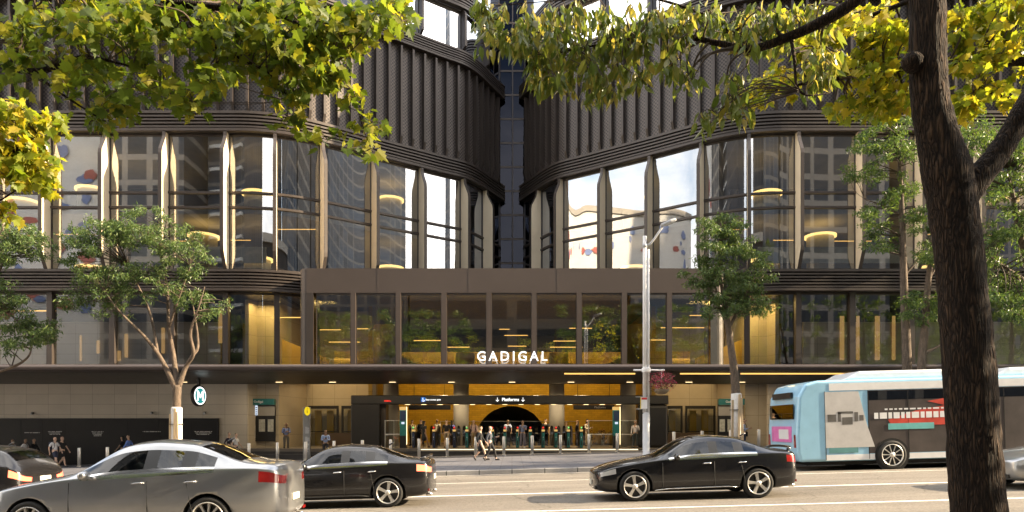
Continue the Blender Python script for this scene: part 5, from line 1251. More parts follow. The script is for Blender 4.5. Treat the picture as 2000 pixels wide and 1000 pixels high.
def car(name, lab, x_front, yc, stations, rules, paint_m, axles, wr, style, spoiler=False, roofrack=False, lit=False):
    Ln = stations[-1][0]
    t = thing(name, lab, 'car', (x_front, yc, road_z(x_front)))
    t.rotation_euler = (0, -math.atan(GRADE), 0)
    parts = loft_car(stations, rules, axles, wr, 'body', paint_m, t)
    w = stations[5][5]; zs = stations[5][2]
    if lit:
        for o in parts.get('tail_lamp', []): o.data.materials[0] = tail_on
    for ax_ in axles:
        for sg in (-1, 1): wheel(t, ax_, sg * (w - .12), wr, sg, style)
    for sg in (-1, 1):
        mb = MB(); c = (stations[5][0] + .18, sg * (w + .08), zs + .06)
        mb.lathe([(0, -.12), (.06, -.10), (.085, 0), (.06, .10), (0, .12)], c, 12, M=Matrix.Rotation(R(90), 4, 'X') @ Matrix.Scale(.8, 4, (1, 0, 0)))
        mb.box((c[0] + .02, sg * (w - .02), zs + .02), (.06, .12, .04)); mb.build('wing_mirror', paint_m, t, world=False)
        for hx in (stations[8][0] - .20, stations[11][0] - .12 if stations is not SUV else stations[10][0] - .1):
            mb = MB(); mb.tube([(hx, sg * (w - .012), zs - .10), (hx + .05, sg * (w + .018), zs - .095), (hx + .14, sg * (w + .018), zs - .09), (hx + .19, sg * (w - .012), zs - .085)], .014, 6); mb.build('door_handle', chrome if paint_m is not p_silver else paint_m, t, world=False)
        # door shut lines
        for dx, tilt in ((stations[4][0] + .12, .02), (stations[8][0] + .05, .0), (stations[11][0] - .02, -.18)):
            zz = [.30, .45, .62, zs - .06]
            pts = []; mb = MB()
            for z in zz:
                f = (z - .17) / (zs - .17); yy = w * (.985 + .012 * math.sin(f * math.pi)) if z < zs * .75 else w - (z - zs * .72) * .10
                pts.append((dx + tilt * (z - .6), sg * (yy - .003), z))
            mb.tube(pts, .006, 5); mb.build('door_seam', rubber, t, world=False)
        mb = MB(); mb.tube([(axles[0] + wr + .10, sg * (w - .015), .235), (axles[0] + wr + .4, sg * (w - .004), .265), (axles[1] - wr - .35, sg * (w - .004), .285), (axles[1] - wr - .08, sg * (w - .03), .26)], .012, 6); mb.build('sill_strip', chrome if paint_m is p_black else trim_b, t, world=False)
    # inside
    mb = MB(); mb.b2(stations[5][0] + .1, stations[12][0] - .1, -w + .18, w - .18, .28, .34); mb.build('cabin_floor', seatm, t, world=False)
    for sx in (stations[7][0] + .05, stations[10][0] - .25):
        for sg in ((-1, 1)):
            mb = MB(); mb.box((sx, sg * .36, .55), (.5, .48, .16)); mb.box((sx + .28, sg * .36, .88), (.14, .46, .62), M=Matrix.Rotation(R(12), 4, 'Y')); mb.box((sx + .36, sg * .36, 1.3 if stations is SUV else 1.2), (.10, .26, .17)); mb.build('seat', seatm, t, world=False, bevel=.04)
    mb = MB(); mb.b2(stations[5][0] + .1, stations[5][0] + .55, -w + .2, w - .2, .5, zs - .02); mb.build('dashboard', seatm, t, world=False, bevel=.05)
    # plates, bumper lines, rear trim
    zp = .82 if stations is SUV else .62
    mb = MB(); mb.box((Ln + .012 - .01, 0, zp), (.02, .37, .11)); mb.build('number_plate', plate_m, t, world=False)
    mb = MB(); mb.box((-.005, 0, .40), (.02, .37, .10)); mb.build('number_plate', plate_m, t, world=False)
    mb = MB(); mb.b2(.02, .06, -.42, .42, .47, .58); mb.b2(.02, .08, -.55, .55, .26, .35); mb.build('grille', trim_b, t, world=False, bevel=.01)
    for sg in (-1, 1):
        mb = MB(); mb.box((Ln - .075, sg * .62, .36), (.06, .16, .05)); mb.build('reflector', tail_red, t, world=False)
        mb = MB(); mb.tube([(Ln - .15, sg * .48, .24), (Ln - .02, sg * .48, .24)], .04, 10); mb.build('exhaust', chrome, t, world=False)
    if spoiler:
        mb = MB(); mb.tube(bez([(Ln - .22, -.66, 1.06), (Ln - .12, -.55, 1.10), (Ln - .08, 0, 1.115), (Ln - .12, .55, 1.10), (Ln - .22, .66, 1.06)], 5), .03, 8); mb.build('spoiler', paint_m, t, world=False)
    if roofrack:
        for sg in (-1, 1):
            mb = MB(); mb.tube(bez([(2.2, sg * .60, 1.62), (2.35, sg * .62, 1.69), (3.6, sg * .62, 1.68), (4.0, sg * .60, 1.58)], 5), .018, 6); mb.build('roof_rail', chrome, t, world=False)
    mb = MB(); mb.tube([(stations[12][0] - .1, 0, stations[10][3] + .03), (stations[12][0] + .02, 0, stations[10][3] + .09)], .02, 6); mb.build('aerial', trim_b, t, world=False)
    return t
YC = 15.9
car('sedan', 'glossy black sedan with five-spoke alloy wheels driving left below the street lamp', PX(1163, 15.2), YC + .1, SEDAN, sedan_rules, p_black, (.88, 3.62), .335, 1, spoiler=True)
car('sedan', 'charcoal black sedan with rear lip spoiler half hidden by the tall silver sedan', PX(842, 15.3) - 4.58, YC + .25, SEDAN, sedan_rules, p_black2, (.88, 3.62), .335, 0, spoiler=True, lit=True)
car('sedan', 'tall silver sedan in the nearest lane at the lower left', -8.96, 12.15, [(s_[0] * 1.12, *[v * 1.175 for v in s_[1:5]], *[v * 1.03 for v in s_[5:]]) for s_ in SEDAN], sedan_rules, p_silver, (.99, 3.95), .36, 2)
car('hatchback', 'dark car with lit red tail lamps cut by the left edge of the street', -11.05 - 4.74, 16.2, SUV, suv_rules, p_black2, (.90, 3.62), .345, 2, lit=True)
car('sedan', 'grey car nosing in behind the big dark trunk at the right edge', PX(1984, 15.2), YC + .1, SEDAN, sedan_rules, p_silver, (.88, 3.62), .335, 0)

# ------------------------------------------------------------------ bus in the far lane
bx0, by0, BL, BW, BH = 9.35, 22.35, 12.3, 2.5, 2.98
t = thing('bus', 'light blue and white city bus with a dark poster advertisement along its side', 'bus', (bx0, by0 + BW / 2, road_z(bx0)))
t.rotation_euler = (0, -math.atan(GRADE), 0)
blue = mat('bus_blue', (.30, .54, .72), .28, var=.05, coat=.6)
bwhite = mat('bus_white', (.74, .75, .76), .3, var=.06, coat=.5)
bg_ = mat('bus_grey', (.50, .49, .48), .4, var=.1)
addark = mat('poster_dark', (.055, .045, .042), .35, var=.35, vscale=1.2)
bg_d = mat('poster_grey', (.10, .095, .09), .4, var=.3)
adred = mat('poster_red', (.50, .055, .035), .35, var=.3, vscale=2)
adteal = mat('poster_teal', (.14, .42, .42), .35)
adpink = mat('poster_pink', (.62, .16, .42), .35, var=.2)
b_glass = glass('bus_glass', (.10, .11, .11), base=.06, gain=1.6)
yh = BW / 2
mb = MB()
# side profile extruded across, rounded by a bevel
prof = [(.10, .30), (.02, .60), (.0, 1.2), (.10, 2.45), (.32, 2.86), (.75, 2.97), (BL - .4, 2.97), (BL - .08, 2.7), (BL, 1.2), (BL - .05, .32)]
M = Matrix(((1, 0, 0, 0), (0, 0, 1, -yh), (0, 1, 0, 0), (0, 0, 0, 1)))
mb.prism(prof, M, BW, 0)
body = mb.build('body', [blue], t, world=False, bevel=.10, segs=4)
def bar(nm, x0, x1, z0, z1, m_, pr=.006, par=None, bev=0):
    mb = MB(); mb.b2(x0, x1, -yh - pr, -yh - .0, z0, z1); return mb.build(nm, m_, par or t, world=False, bevel=bev)
for xs_ in (.94, 2.36, 3.66, 5.2, 6.8, 9.05, 10.06, 11.06): bar('panel_seam', xs_, xs_ + .018, .36, 2.60, well, .012)
bar('top_window_band', 2.36, 9.04, 2.28, 2.58, b_glass, .009)
bar('roof_stripe', 1.1, BL - .3, 2.62, 2.86, bwhite, .008)
bar('skirt', .95, 2.60, .34, .52, bwhite, .008); bar('skirt', 3.62, 9.3, .34, .52, bwhite, .008)
ad = bar('side_poster', 2.35, 9.0, .54, 2.60, addark, .006)
# poster: grey-white left panel with a slanting edge, red brush, pale lettering band, teal box
mb = MB(); mb.prism([(.95, .75), (2.55, .75), (2.30, 1.5), (2.05, 2.58), (.95, 2.58)], front_at(0, -yh - .008, 0), .006); mb.build('white_panel', bg_, ad, world=False)
mb = MB(); mb.b2(1.05, 2.0, -yh - .013, -yh - .009, .58, 1.12); mb.build('teal_panel', mat('poster_sea', (.10, .26, .27), .4), ad, world=False)
mb = MB()
for dx, ww, z0_, z1_ in ((1.02, .28, 1.60, 1.84), (1.36, .10, 1.60, 1.90), (1.50, .34, 1.50, 1.74), (1.90, .12, 1.60, 1.9), (2.06, .14, 1.62, 1.80), (1.36, .5, 1.86, 1.93)): mb.b2(dx, dx + ww, -yh - .018, -yh - .0145, z0_, z1_)
mb.build('dark_emblem', bg_d, ad, world=False)
mb = MB()
brush = [(3.1, 1.45), (4.8, 1.42), (5.9, 1.55), (6.2, 1.95), (5.3, 2.35), (4.3, 2.2), (4.9, 2.05), (3.9, 1.9), (3.0, 1.62)]
mb.prism(brush, front_at(0, -yh - .008, 0), .004); mb.build('red_brush', adred, ad, world=False)
mb = MB()
r_ = random.Random(8); x = 2.55
while x < 5.4: wd = r_.uniform(.10, .24); mb.b2(x, x + wd, -yh - .016, -yh - .0125, 1.66, 1.86); x += wd + .05
x = 2.9
while x < 5.3: wd = r_.uniform(.08, .2); mb.b2(x, x + wd, -yh - .016, -yh - .0125, 1.94, 1.99); x += wd + .06
x = 5.6
while x < 6.6: wd = r_.uniform(.10, .2); mb.b2(x, x + wd, -yh - .016, -yh - .0125, 1.70, 1.86); x += wd + .05
mb.build('poster_lettering', bwhite, ad, world=False)
mb = MB(); mb.b2(3.0, 4.5, -yh - .016, -yh - .0125, 1.30, 1.50); mb.build('teal_box', adteal, ad, world=False)
mb = MB(); mb.b2(4.9, 5.6, -yh - .016, -yh - .0125, .68, .70); mb.build('red_line', adred, ad, world=False)
for k in range(3): bar('side_window', 9.1 + k * 1.0, 10.02 + k * 1.0, 1.35, 2.56, b_glass, .010)
bar('lower_panel', 9.1, 11.9, .55, 1.2, mat('poster_water', (.10, .33, .37), .4), .008)
# rear: window, advertising panel, lamps
mb = MB(); mb.add([(.005 + .04, -1.05, 1.60), (.045, 1.05, 1.60), (.06, 1.05, 2.30), (.06, -1.05, 2.30)], [(0, 1, 2, 3)]); 
mb = MB(); mb.b2(.0, .03, -1.02, 1.02, 1.72, 2.22); mb.build('rear_window', b_glass, t, world=False, bevel=.01)
mb = MB(); mb.b2(-.012, .01, -.85, .85, .95, 1.48); mb.build('rear_poster', adpink, t, world=False)
mb = MB(); mb.b2(-.016, -.012, -.62, .2, 1.05, 1.38); mb.build('rear_poster_panel', bwhite, t, world=False)
for sg in (-1, 1):
    mb = MB(); mb.b2(-.01, .06, sg * 1.10 - .06, sg * 1.10 + .06, .78, 1.2); mb.build('tail_lamp', tail_red, t, world=False)
mb = MB(); mb.b2(.02, .10, -.8, .8, 2.42, 2.62); mb.build('route_display', blackp, t, world=False)
# roof pods
for x0, x1 in ((2.2, 5.8), (7.2, 10.6)):
    mb = MB(); mb.prism([(x0 - .5, 2.965), (x1 + .5, 2.965), (x1 + .1, 3.26), (x0 + .1, 3.26)], Matrix(((1, 0, 0, 0), (0, 0, 1, -.9), (0, 1, 0, 0), (0, 0, 0, 1))), 1.8); mb.build('roof_pod', bwhite, t, world=False, bevel=.08)
for ax_ in (3.10, 9.6):
    for sg in (-1, 1):
        mb = MB(); mb.lathe([(.56, 0), (.56, .01)], M=front_at(ax_, sg * (yh + .012) if sg < 0 else yh, .46), n=28)
        mb.build('wheel_arch', well, t, world=False)
        wheel(t, ax_, sg * (yh - .06), .47, sg, 3)
mb = MB(); mb.b2(.5, BL - .4, -yh + .15, yh - .15, .18, .36); mb.build('chassis', well, t, world=False)
# ------------------------------------------------------------------ people: one skinned body each, clothes and hair as children
def skinned(name, verts, edges, radii, root=0, sub=1):
    me = bpy.data.meshes.new(name); me.from_pydata(verts, edges, [])
    o = bpy.data.objects.new(name, me); COL.objects.link(o)
    md = o.modifiers.new('skin', 'SKIN'); md.use_smooth_shade = True
    ss = o.modifiers.new('sub', 'SUBSURF'); ss.levels = sub; ss.render_levels = sub
    for i, r in enumerate(radii):
        sv = me.skin_vertices[0].data[i]; sv.radius = r if isinstance(r, tuple) else (r, r); sv.use_root = (i == root)
    dg = bpy.context.evaluated_depsgraph_get()
    res = bpy.data.meshes.new_from_object(o.evaluated_get(dg)); res.name = name
    bpy.data.objects.remove(o); bpy.data.meshes.remove(me)
    for p in res.polygons: p.use_smooth = True
    return res
def joints(pose):
    J = {'pelvis': (0, 0, .95), 'waist': (0, .0, 1.08), 'chest': (0, .01, 1.27), 'neck0': (0, .01, 1.43), 'neck': (0, .0, 1.50), 'head0': (0, -.02, 1.56), 'head1': (0, -.02, 1.66), 'head2': (0, -.005, 1.73)}
    for s, n in ((-1, 'L'), (1, 'R')):
        J['hip' + n] = (s * .09, 0, .92); J['knee' + n] = (s * .10, -.02, .50); J['ankle' + n] = (s * .11, .02, .09); J['toe' + n] = (s * .13, -.14, .035)
        J['sho' + n] = (s * .17, .01, 1.40); J['elb' + n] = (s * .235, .03, 1.13); J['wri' + n] = (s * .24, -.05, .88)
    def leg(n, s, kn, an, to): J['knee' + n] = (s * .09, *kn); J['ankle' + n] = (s * .095, *an); J['toe' + n] = (s * .10, *to)
    def arm(n, s, el, wr): J['elb' + n] = el; J['wri' + n] = wr
    if pose == 'walk':
        leg('L', -1, (-.20, .53), (-.30, .11), (-.46, .07)); leg('R', 1, (.02, .50), (.30, .17), (.24, .03))
        arm('L', -1, (-.225, .14, 1.14), (-.22, .10, .89)); arm('R', 1, (.225, -.08, 1.14), (.21, -.24, .94))
    if pose == 'walkphone':
        leg('L', -1, (.02, .50), (.28, .16), (.22, .03)); leg('R', 1, (-.20, .53), (-.28, .10), (-.44, .06))
        arm('L', -1, (-.225, .12, 1.14), (-.23, .08, .89)); arm('R', 1, (.21, -.06, 1.14), (.11, -.30, 1.20))
    if pose == 'phone':
        arm('L', -1, (-.22, -.01, 1.13), (-.07, -.27, 1.17)); arm('R', 1, (.22, -.01, 1.13), (.08, -.28, 1.20))
        J['head0'] = (0, -.04, 1.555); J['head1'] = (0, -.06, 1.65); J['head2'] = (0, -.06, 1.72)
    if pose == 'onehand':
        arm('R', 1, (.22, -.01, 1.13), (.06, -.24, 1.30))
    return J
POSES = {}
def body_meshes(pose, top, bottom, hair):
    key = (pose, top, bottom, hair)
    if key in POSES: return POSES[key]
    J = joints(pose); V = Vector
    # body
    names = ['pelvis', 'waist', 'chest', 'neck0', 'neck', 'head0', 'head1', 'head2']; rad = [(.125, .095), (.115, .085), (.135, .10), (.085, .065), (.052, .052), (.062, .072), (.075, .092), (.055, .065)]
    vs = [J[n] for n in names]; ed = [(i, i + 1) for i in range(7)]; rr = list(rad)
    def addv(p, par, r): vs.append(tuple(p)); rr.append(r if isinstance(r, tuple) else (r, r)); ed.append((par, len(vs) - 1)); return len(vs) - 1
    addv(V(J['head1']) + V((0, -.095, -.03)), 6, .016)                      # nose
    for s in (-1, 1): addv(V(J['head1']) + V((s * .082, .01, -.02)), 6, (.012, .02))    # ears
    for s, n in ((-1, 'L'), (1, 'R')):
        a = addv(J['hip' + n], 0, .088); b = addv(V(J['hip' + n]).lerp(V(J['knee' + n]), .5), a, .075); k = addv(J['knee' + n], b, .052); c = addv(V(J['knee' + n]).lerp(V(J['ankle' + n]), .35), k, .055); an = addv(J['ankle' + n], c, .036); addv(J['toe' + n], an, (.038, .026))
        sh = addv(J['sho' + n], 2, .055); up = addv(V(J['sho' + n]).lerp(V(J['elb' + n]), .5), sh, .046); el = addv(J['elb' + n], up, .036); w = addv(J['wri' + n], el, .026)
        dr = (V(J['wri' + n]) - V(J['elb' + n])).normalized(); side = dr.cross(V((s, .0, .0)) if abs(dr.x) < .7 else V((0, 0, 1))).normalized(); nm = dr.cross(side).normalized()
        pm = addv(V(J['wri' + n]) + dr * .055, w, (.030, .017)); pe = addv(V(J['wri' + n]) + dr * .09, pm, (.034, .014))
        for q, ln in ((-1.5, .06), (-.5, .075), (.5, .072), (1.5, .055)):
            base = V(vs[pe]) + dr * .012 + side * q * .018; f1 = addv(base, pe, .0085); f2 = addv(base + dr * ln * .55 + nm * .01 * s, f1, .008); addv(base + dr * ln * .95 + nm * .028 * s, f2, .007)
        t1 = addv(V(J['wri' + n]) + dr * .045 + side * -.04, pm, .010); addv(V(J['wri' + n]) + dr * .085 + side * -.055, t1, .008)
    out = {'body': skinned('body', vs, ed, rr)}
    # upper garment
    vs = [J['pelvis'], J['waist'], J['chest'], tuple(V(J['neck0']) + V((0, 0, .015)))]; ed = [(0, 1), (1, 2), (2, 3)]
    rr = [(.145, .115), (.132, .102), (.152, .117), (.085, .07)]
    for s, n in ((-1, 'L'), (1, 'R')):
        sh = addv(J['sho' + n], 2, .068); up = addv(V(J['sho' + n]).lerp(V(J['elb' + n]), .5), sh, .060)
        if top == 'long': el = addv(J['elb' + n], up, .050); addv(V(J['elb' + n]).lerp(V(J['wri' + n]), .92), el, .038)
        else: addv(V(J['sho' + n]).lerp(V(J['elb' + n]), .78), up, .058)
    if bottom == 'dress':
        q = addv((0, 0, .75), 0, (.17, .15)); addv((0, .0, .42), q, (.20, .18))
    out['top'] = skinned('top', vs, ed, rr)
    if bottom != 'dress':
        vs = [tuple(V(J['pelvis']) + V((0, 0, .06))), J['pelvis']]; ed = [(0, 1)]; rr = [(.128, .10), (.138, .108)]
        for s, n in ((-1, 'L'), (1, 'R')):
            a = addv(J['hip' + n], 1, .102); b = addv(V(J['hip' + n]).lerp(V(J['knee' + n]), .5), a, .088)
            if bottom == 'shorts': addv(V(J['hip' + n]).lerp(V(J['knee' + n]), .9), b, .080)
            else:
                k = addv(J['knee' + n], b, .068 if bottom != 'wide' else .085); addv(V(J['knee' + n]).lerp(V(J['ankle' + n]), .93), k, .055 if bottom != 'wide' else .105)
        out['bottom'] = skinned('trousers' if bottom != 'shorts' else 'shorts', vs, ed, rr, root=1)
    # shoes
    mb = MB()
    for n in 'LR':
        an, to = V(J['ankle' + n]), V(J['toe' + n]); f = (to - an).normalized()
        mb.tube([an - V((0, -.045, .035)), an + V((0, 0, -.03)), to.lerp(an, .4), to, to + f * .03], [.03, .048, .044, .04, .02], 8)
    o = mb.build('shoes', rubber); out['shoes'] = o.data; bpy.data.objects.remove(o)
    # hair: a shell over the skull, down the back for long hair
    h1 = V(J['head1']); h2 = V(J['head2'])
    hv = [tuple(h1 + V((0, .035, .0))), tuple(h2 + V((0, .01, .01)))]; he = [(0, 1)]; hr = [(.085, .08), (.066, .072)]
    if hair == 'long':
        hv += [tuple(h1 + V((0, .07, -.12))), tuple(h1 + V((0, .085, -.28)))]; he += [(0, 2), (2, 3)]; hr += [(.085, .05), (.075, .035)]
    out['hair'] = skinned('hair', hv, he, hr)
    mb = MB()
    for s in (-1, 1): mb.lathe([(0, -.011), (.009, -.006), (.011, 0), (.009, .006), (0, .011)], h1 + V((s * .03, -.083, .012)), 8)
    o = mb.build('eyes', rubber); out['eyes'] = o.data; bpy.data.objects.remove(o)
    POSES[key] = out
    return out
FAB = {}
def fab(c, r=.85):
    k = tuple(c)
    if k not in FAB: FAB[k] = mat('fabric', c, r, var=.12, vscale=8)
    return FAB[k]
SK = [(.50, .33, .24), (.38, .24, .16), (.22, .13, .085), (.58, .40, .30)]
HAIR = {'black': (.010, .009, .008), 'brown': (.05, .03, .018), 'blonde': (.40, .27, .12), 'red': (.16, .06, .025), 'grey': (.25, .24, .23)}
def person(lab, px, d, pose, top, tcol, bottom, bcol, hair='short', hcol='black', skin=0, turn=0, h=1.74, z=None, scol=(.02, .02, .02), bag=None, baglab=None, group=None, item=None):
    x = PX(px, d); z = (FLOOR if d > 39.5 and abs(x) < 14.5 else pave_z(x)) if z is None else z
    t = thing('person', lab, 'person', (x, d, z), R(turn), group=group)
    s = h / 1.79; t.scale = (s * 1.04, s * 1.04, s)
    ms = body_meshes(pose, top, bottom, hair)
    for nm, me in ms.items():
        onm = {'top': 'dress' if bottom == 'dress' else ('shirt' if top != 'long' else 'jacket'), 'bottom': 'shorts' if bottom == 'shorts' else 'trousers'}.get(nm, nm)
        o = bpy.data.objects.new(onm, me); COL.objects.link(o); o.parent = t
        if not len(me.materials): me.materials.append(rubber)
        m_ = {'body': fab(SK[skin], .6), 'top': fab(tcol), 'bottom': fab(bcol), 'shoes': fab(scol, .5), 'hair': fab(HAIR[hcol], .6), 'eyes': rubber}[nm]
        o.material_slots[0].link = 'OBJECT'; o.material_slots[0].material = m_
    if bag:
        T = Matrix.Translation((x, d, z)) @ Matrix.Rotation(R(turn), 4, 'Z') @ Matrix.Scale(s, 4)
        b = thing('backpack' if bag[0] == 'back' else 'shoulder_bag', baglab, 'backpack' if bag[0] == 'back' else 'bag', T @ Vector((0, .2, 1.0) if bag[0] == 'back' else (.24, 0, .85)), R(turn))
        mb = MB()
        if bag[0] == 'back':
            mb.box((0, .02, .22), (.30, .15, .44)); mb.box((0, .11, .12), (.22, .06, .2)); mb.build('pack', fab(bag[1]), b, world=False, bevel=.05)
            mb = MB()
            for sg in (-1, 1): mb.tube(bez([(sg * .11, -.06, .42), (sg * .115, -.19, .46), (sg * .12, -.345, .34), (sg * .14, -.31, .12), (sg * .13, -.06, .05)], 4), .016, 5)
            mb.build('strap', fab(bag[1]), b, world=False)
        else:
            mb.box((.04, 0, 0), (.12, .30, .26)); mb.build('pouch', fab(bag[1]), b, world=False, bevel=.03)
            mb = MB(); mb.tube(bez([(.02, -.1, .12), (-.05, -.12, .4), (-.12, -.02, .60), (-.05, .1, .4), (.02, .1, .12)], 4), .012, 5); mb.build('strap', fab(bag[1]), b, world=False)
    if item == 'phone':
        J = joints(pose); w = Vector(J['wriR']); 
        T = Matrix.Translation((x, d, z)) @ Matrix.Rotation(R(turn), 4, 'Z') @ Matrix.Scale(s, 4)
        b = thing('phone', baglab if not bag else lab.split(' ')[0] + ' phone', 'phone', T @ (w + Vector((-.03, -.10, .05))), R(turn))
        mb = MB(); mb.box((0, 0, 0), (.075, .012, .15), M=Matrix.Rotation(R(-35), 4, 'X')); mb.build('case', rubber, b, world=False, bevel=.004)
        mb = MB(); mb.box((0, .0075, .0), (.066, .002, .135), M=Matrix.Rotation(R(-35), 4, 'X') @ Matrix.Translation((0, 0, 0))); mb.build('screen', trim_b, b, world=False)
    return t
WHT, NAV, BLK, LBL, GRY, KHA, CRM = (.62, .62, .62), (.02, .025, .05), (.012, .012, .013), (.26, .36, .58), (.12, .12, .13), (.30, .24, .16), (.58, .52, .44)
# left pavement
person('boy in white school shirt with dark hair, leftmost by the plinth', 24, 38.9, 'walk', 'short', WHT, 'shorts', NAV, 'short', 'black', 1, 90, 1.66)
person('schoolboy in white shirt behind the dark car, second from the left edge', 49, 38.7, 'walk', 'short', WHT, 'shorts', NAV, 'short', 'black', 1, 100, 1.67, bag=('back', BLK), baglab='black school backpack worn by the second schoolboy from the left')
person('person in dark clothes following the two schoolboys at the left', 66, 39.2, 'walk', 'long', BLK, 'trousers', BLK, 'short', 'black', 1, 90, 1.66)
person('fair-haired schoolboy in white shirt and dark shorts walking towards the left tree', 107, 36.9, 'walk', 'short', WHT, 'shorts', NAV, 'short', 'red', 0, 70, 1.72, bag=('back', NAV), baglab='navy backpack on the fair-haired schoolboy')
person('red-haired person in black shirt and shorts beside the fair-haired schoolboy', 121, 37.3, 'walk', 'short', BLK, 'shorts', BLK, 'short', 'red', 0, 80, 1.74)
person('person in bright blue shirt walking past the granite plinth', 251, 38.6, 'walk', 'long', (.14, .24, .62), 'trousers', NAV, 'short', 'brown', 0, -80, 1.72)
person('dark-haired woman in black sleeveless top beside the person in bright blue', 239, 38.9, 'walk', 'short', BLK, 'trousers', BLK, 'long', 'black', 1, -80, 1.66)
person('person in dark coat passing right of the M sign', 447, 38.4, 'walk', 'long', (.03, .02, .035), 'trousers', BLK, 'short', 'brown', 0, 90, 1.72)
person('person in white shirt just ahead of the dark coat right of the M sign', 461, 38.0, 'walk', 'short', WHT, 'trousers', NAV, 'short', 'brown', 0, 90, 1.66)
person('man in blue shirt and grey trousers standing by the left information board', 559, 40.4, 'phone', 'long', (.17, .22, .42), 'trousers', (.09, .085, .08), 'short', 'black', 2, 25, 1.74, z=.25, bag=('back', BLK), baglab='dark backpack on the man standing by the left information board')
person('man in pale blue shirt reading his phone right of the yellow i pylon', 636, 38.6, 'phone', 'long', (.36, .47, .72), 'trousers', (.03, .03, .035), 'short', 'black', 1, 10, 1.72, item='phone', baglab='dark phone held by the man in pale blue shirt')
# inside, from left to right
person('man in white shirt walking away beyond the left totem', 805, 44.5, 'walk', 'long', (.60, .50, .30), 'trousers', NAV, 'short', 'black', 1, 180, 1.76)
person('man in white shirt with black backpack walking in at the leftmost gates', 822, 42.0, 'walk', 'long', WHT, 'trousers', BLK, 'short', 'black', 1, 175, 1.76, bag=('back', BLK), baglab='black backpack on the man at the leftmost gates')
person('woman in long black dress walking in at the leftmost gates', 828, 40.1, 'walk', 'short', BLK, 'dress', BLK, 'long', 'black', 1, 150, 1.66)
person('man in pale shirt with dark straps coming out past the wide gates', 854, 44.6, 'walk', 'short', CRM, 'trousers', BLK, 'short', 'black', 2, 0, 1.80, bag=('back', BLK), baglab='dark backpack on the man coming out past the wide gates')
person('man in black jacket and khaki shorts seen from behind at the wide gates', 872, 40.6, 'stand', 'long', BLK, 'shorts', KHA, 'short', 'black', 0, 180, 1.74)
person('woman with dark hair in a blue top beyond the wide gates', 883, 43.4, 'walk', 'short', (.06, .10, .35), 'trousers', NAV, 'long', 'black', 1, 160, 1.70)
person('man in dark suit and open white collar walking out in the hall', 902, 45.6, 'walk', 'long', (.022, .022, .028), 'trousers', (.022, .022, .028), 'short', 'brown', 0, 10, 1.80)
person('man in pale pink shirt with backpack straps coming through a teal gate', 925, 41.6, 'walk', 'long', (.58, .42, .40), 'trousers', KHA, 'short', 'black', 0, 0, 1.72, bag=('back', BLK), baglab='black backpack on the man in the pale pink shirt')
person('blonde woman in black walking past in front of the gates', 938, 32.4, 'walk', 'long', BLK, 'dress', BLK, 'long', 'blonde', 0, 85, 1.68)
person('woman in grey top and black trousers holding a phone in front of the gates', 957, 32.0, 'walkphone', 'long', (.06, .065, .08), 'trousers', BLK, 'short', 'blonde', 3, 80, 1.66, item='phone', baglab='pale phone held out by the woman in grey top')
person('man in light blue shirt with dark tie beyond the middle gates', 992, 42.8, 'walk', 'short', (.36, .42, .62), 'trousers', BLK, 'short', 'black', 2, 0, 1.76)
person('woman in blue top and wide grey trousers walking out of a middle gate', 1021, 40.2, 'onehand', 'short', (.20, .25, .42), 'wide', (.17, .16, .20), 'long', 'black', 1, -15, 1.70, scol=WHT)
person('person in black with dark cap walking away at the right-hand gates', 1066, 43.0, 'walk', 'short', BLK, 'trousers', BLK, 'short', 'black', 0, 175, 1.82)
person('person in white cap beyond the right-hand gates', 1106, 45.5, 'stand', 'short', (.3, .26, .2), 'trousers', BLK, 'short', 'grey', 0, 0, 1.66)
person('person in dark clothes beyond the rightmost gate', 1127, 44.8, 'stand', 'long', (.04, .035, .04), 'trousers', BLK, 'short', 'black', 1, 90, 1.76)
person('long-haired woman in white jacket beyond the rightmost gate', 1146, 43.8, 'phone', 'long', CRM, 'trousers', (.2, .16, .11), 'long', 'black', 0, 60, 1.80)
person('woman in white jacket and dark green trousers standing by the right portal leg', 1241, 40.35, 'onehand', 'long', (.58, .54, .53), 'trousers', (.035, .045, .045), 'short', 'black', 1, -20, 1.68, bag=('side', BLK), baglab='black shoulder bag on the woman by the right portal leg')
person('person in light blue shirt standing behind the wrapped tree by the bus', 1453, 37.5, 'phone', 'long', (.32, .40, .58), 'trousers', NAV, 'short', 'black', 1, 60, 1.70, bag=('side', BLK), baglab='black bag on the person behind the wrapped tree')
# ------------------------------------------------------------------ the city behind the camera and down the street, seen in the windows
def fac(name, wall_c, win_c, bw, bh, gap, ax='XZ', off=0., rough=.6):
    return tiles(name, win_c, wall_c, bw, bh, gap, off, rough, .12, ax, vscale=.2, v2=.35)
def block(name, lab, x0, x1, y0, y1, h, m_, extra=None, cat='building'):
    t = thing(name, lab, cat, ((x0 + x1) / 2, (y0 + y1) / 2, road_z((x0 + x1) / 2)))
    mb = MB(); mb.b2(x0, x1, y0, y1, -4, h); mb.build('wall', m_, t)
    mb = MB(); mb.b2(x0 - .4, x1 + .4, y0 - .4, y1 + .4, h + .02, h + 1.2); mb.build('parapet', MATS['concrete'], t)
    return t
m_grid = fac('grid_facade', (.25, .23, .205), (.04, .048, .06), 3.4, 3.6, .42)
m_dark = fac('dark_facade', (.11, .10, .095), (.03, .036, .05), 1.8, 3.6, .2)
m_brown = fac('brown_facade', (.10, .08, .062), (.015, .015, .017), 30., 3.8, .7)
m_tower = fac('tower_facade', (.2, .19, .18), (.05, .07, .10), 4.2, 3.2, .28)
m_white = mat('white_render', (.62, .62, .60), .8, var=.06)
block('office_building', 'concrete office block with a deep window grid across the street, mirrored in the left windows', -58, -46.5, -34, -20, 62, m_grid)
tb = block('apartment_tower', 'dark apartment tower with pale curved balconies across the street', -46, -33, -44, -28, 110, m_tower)
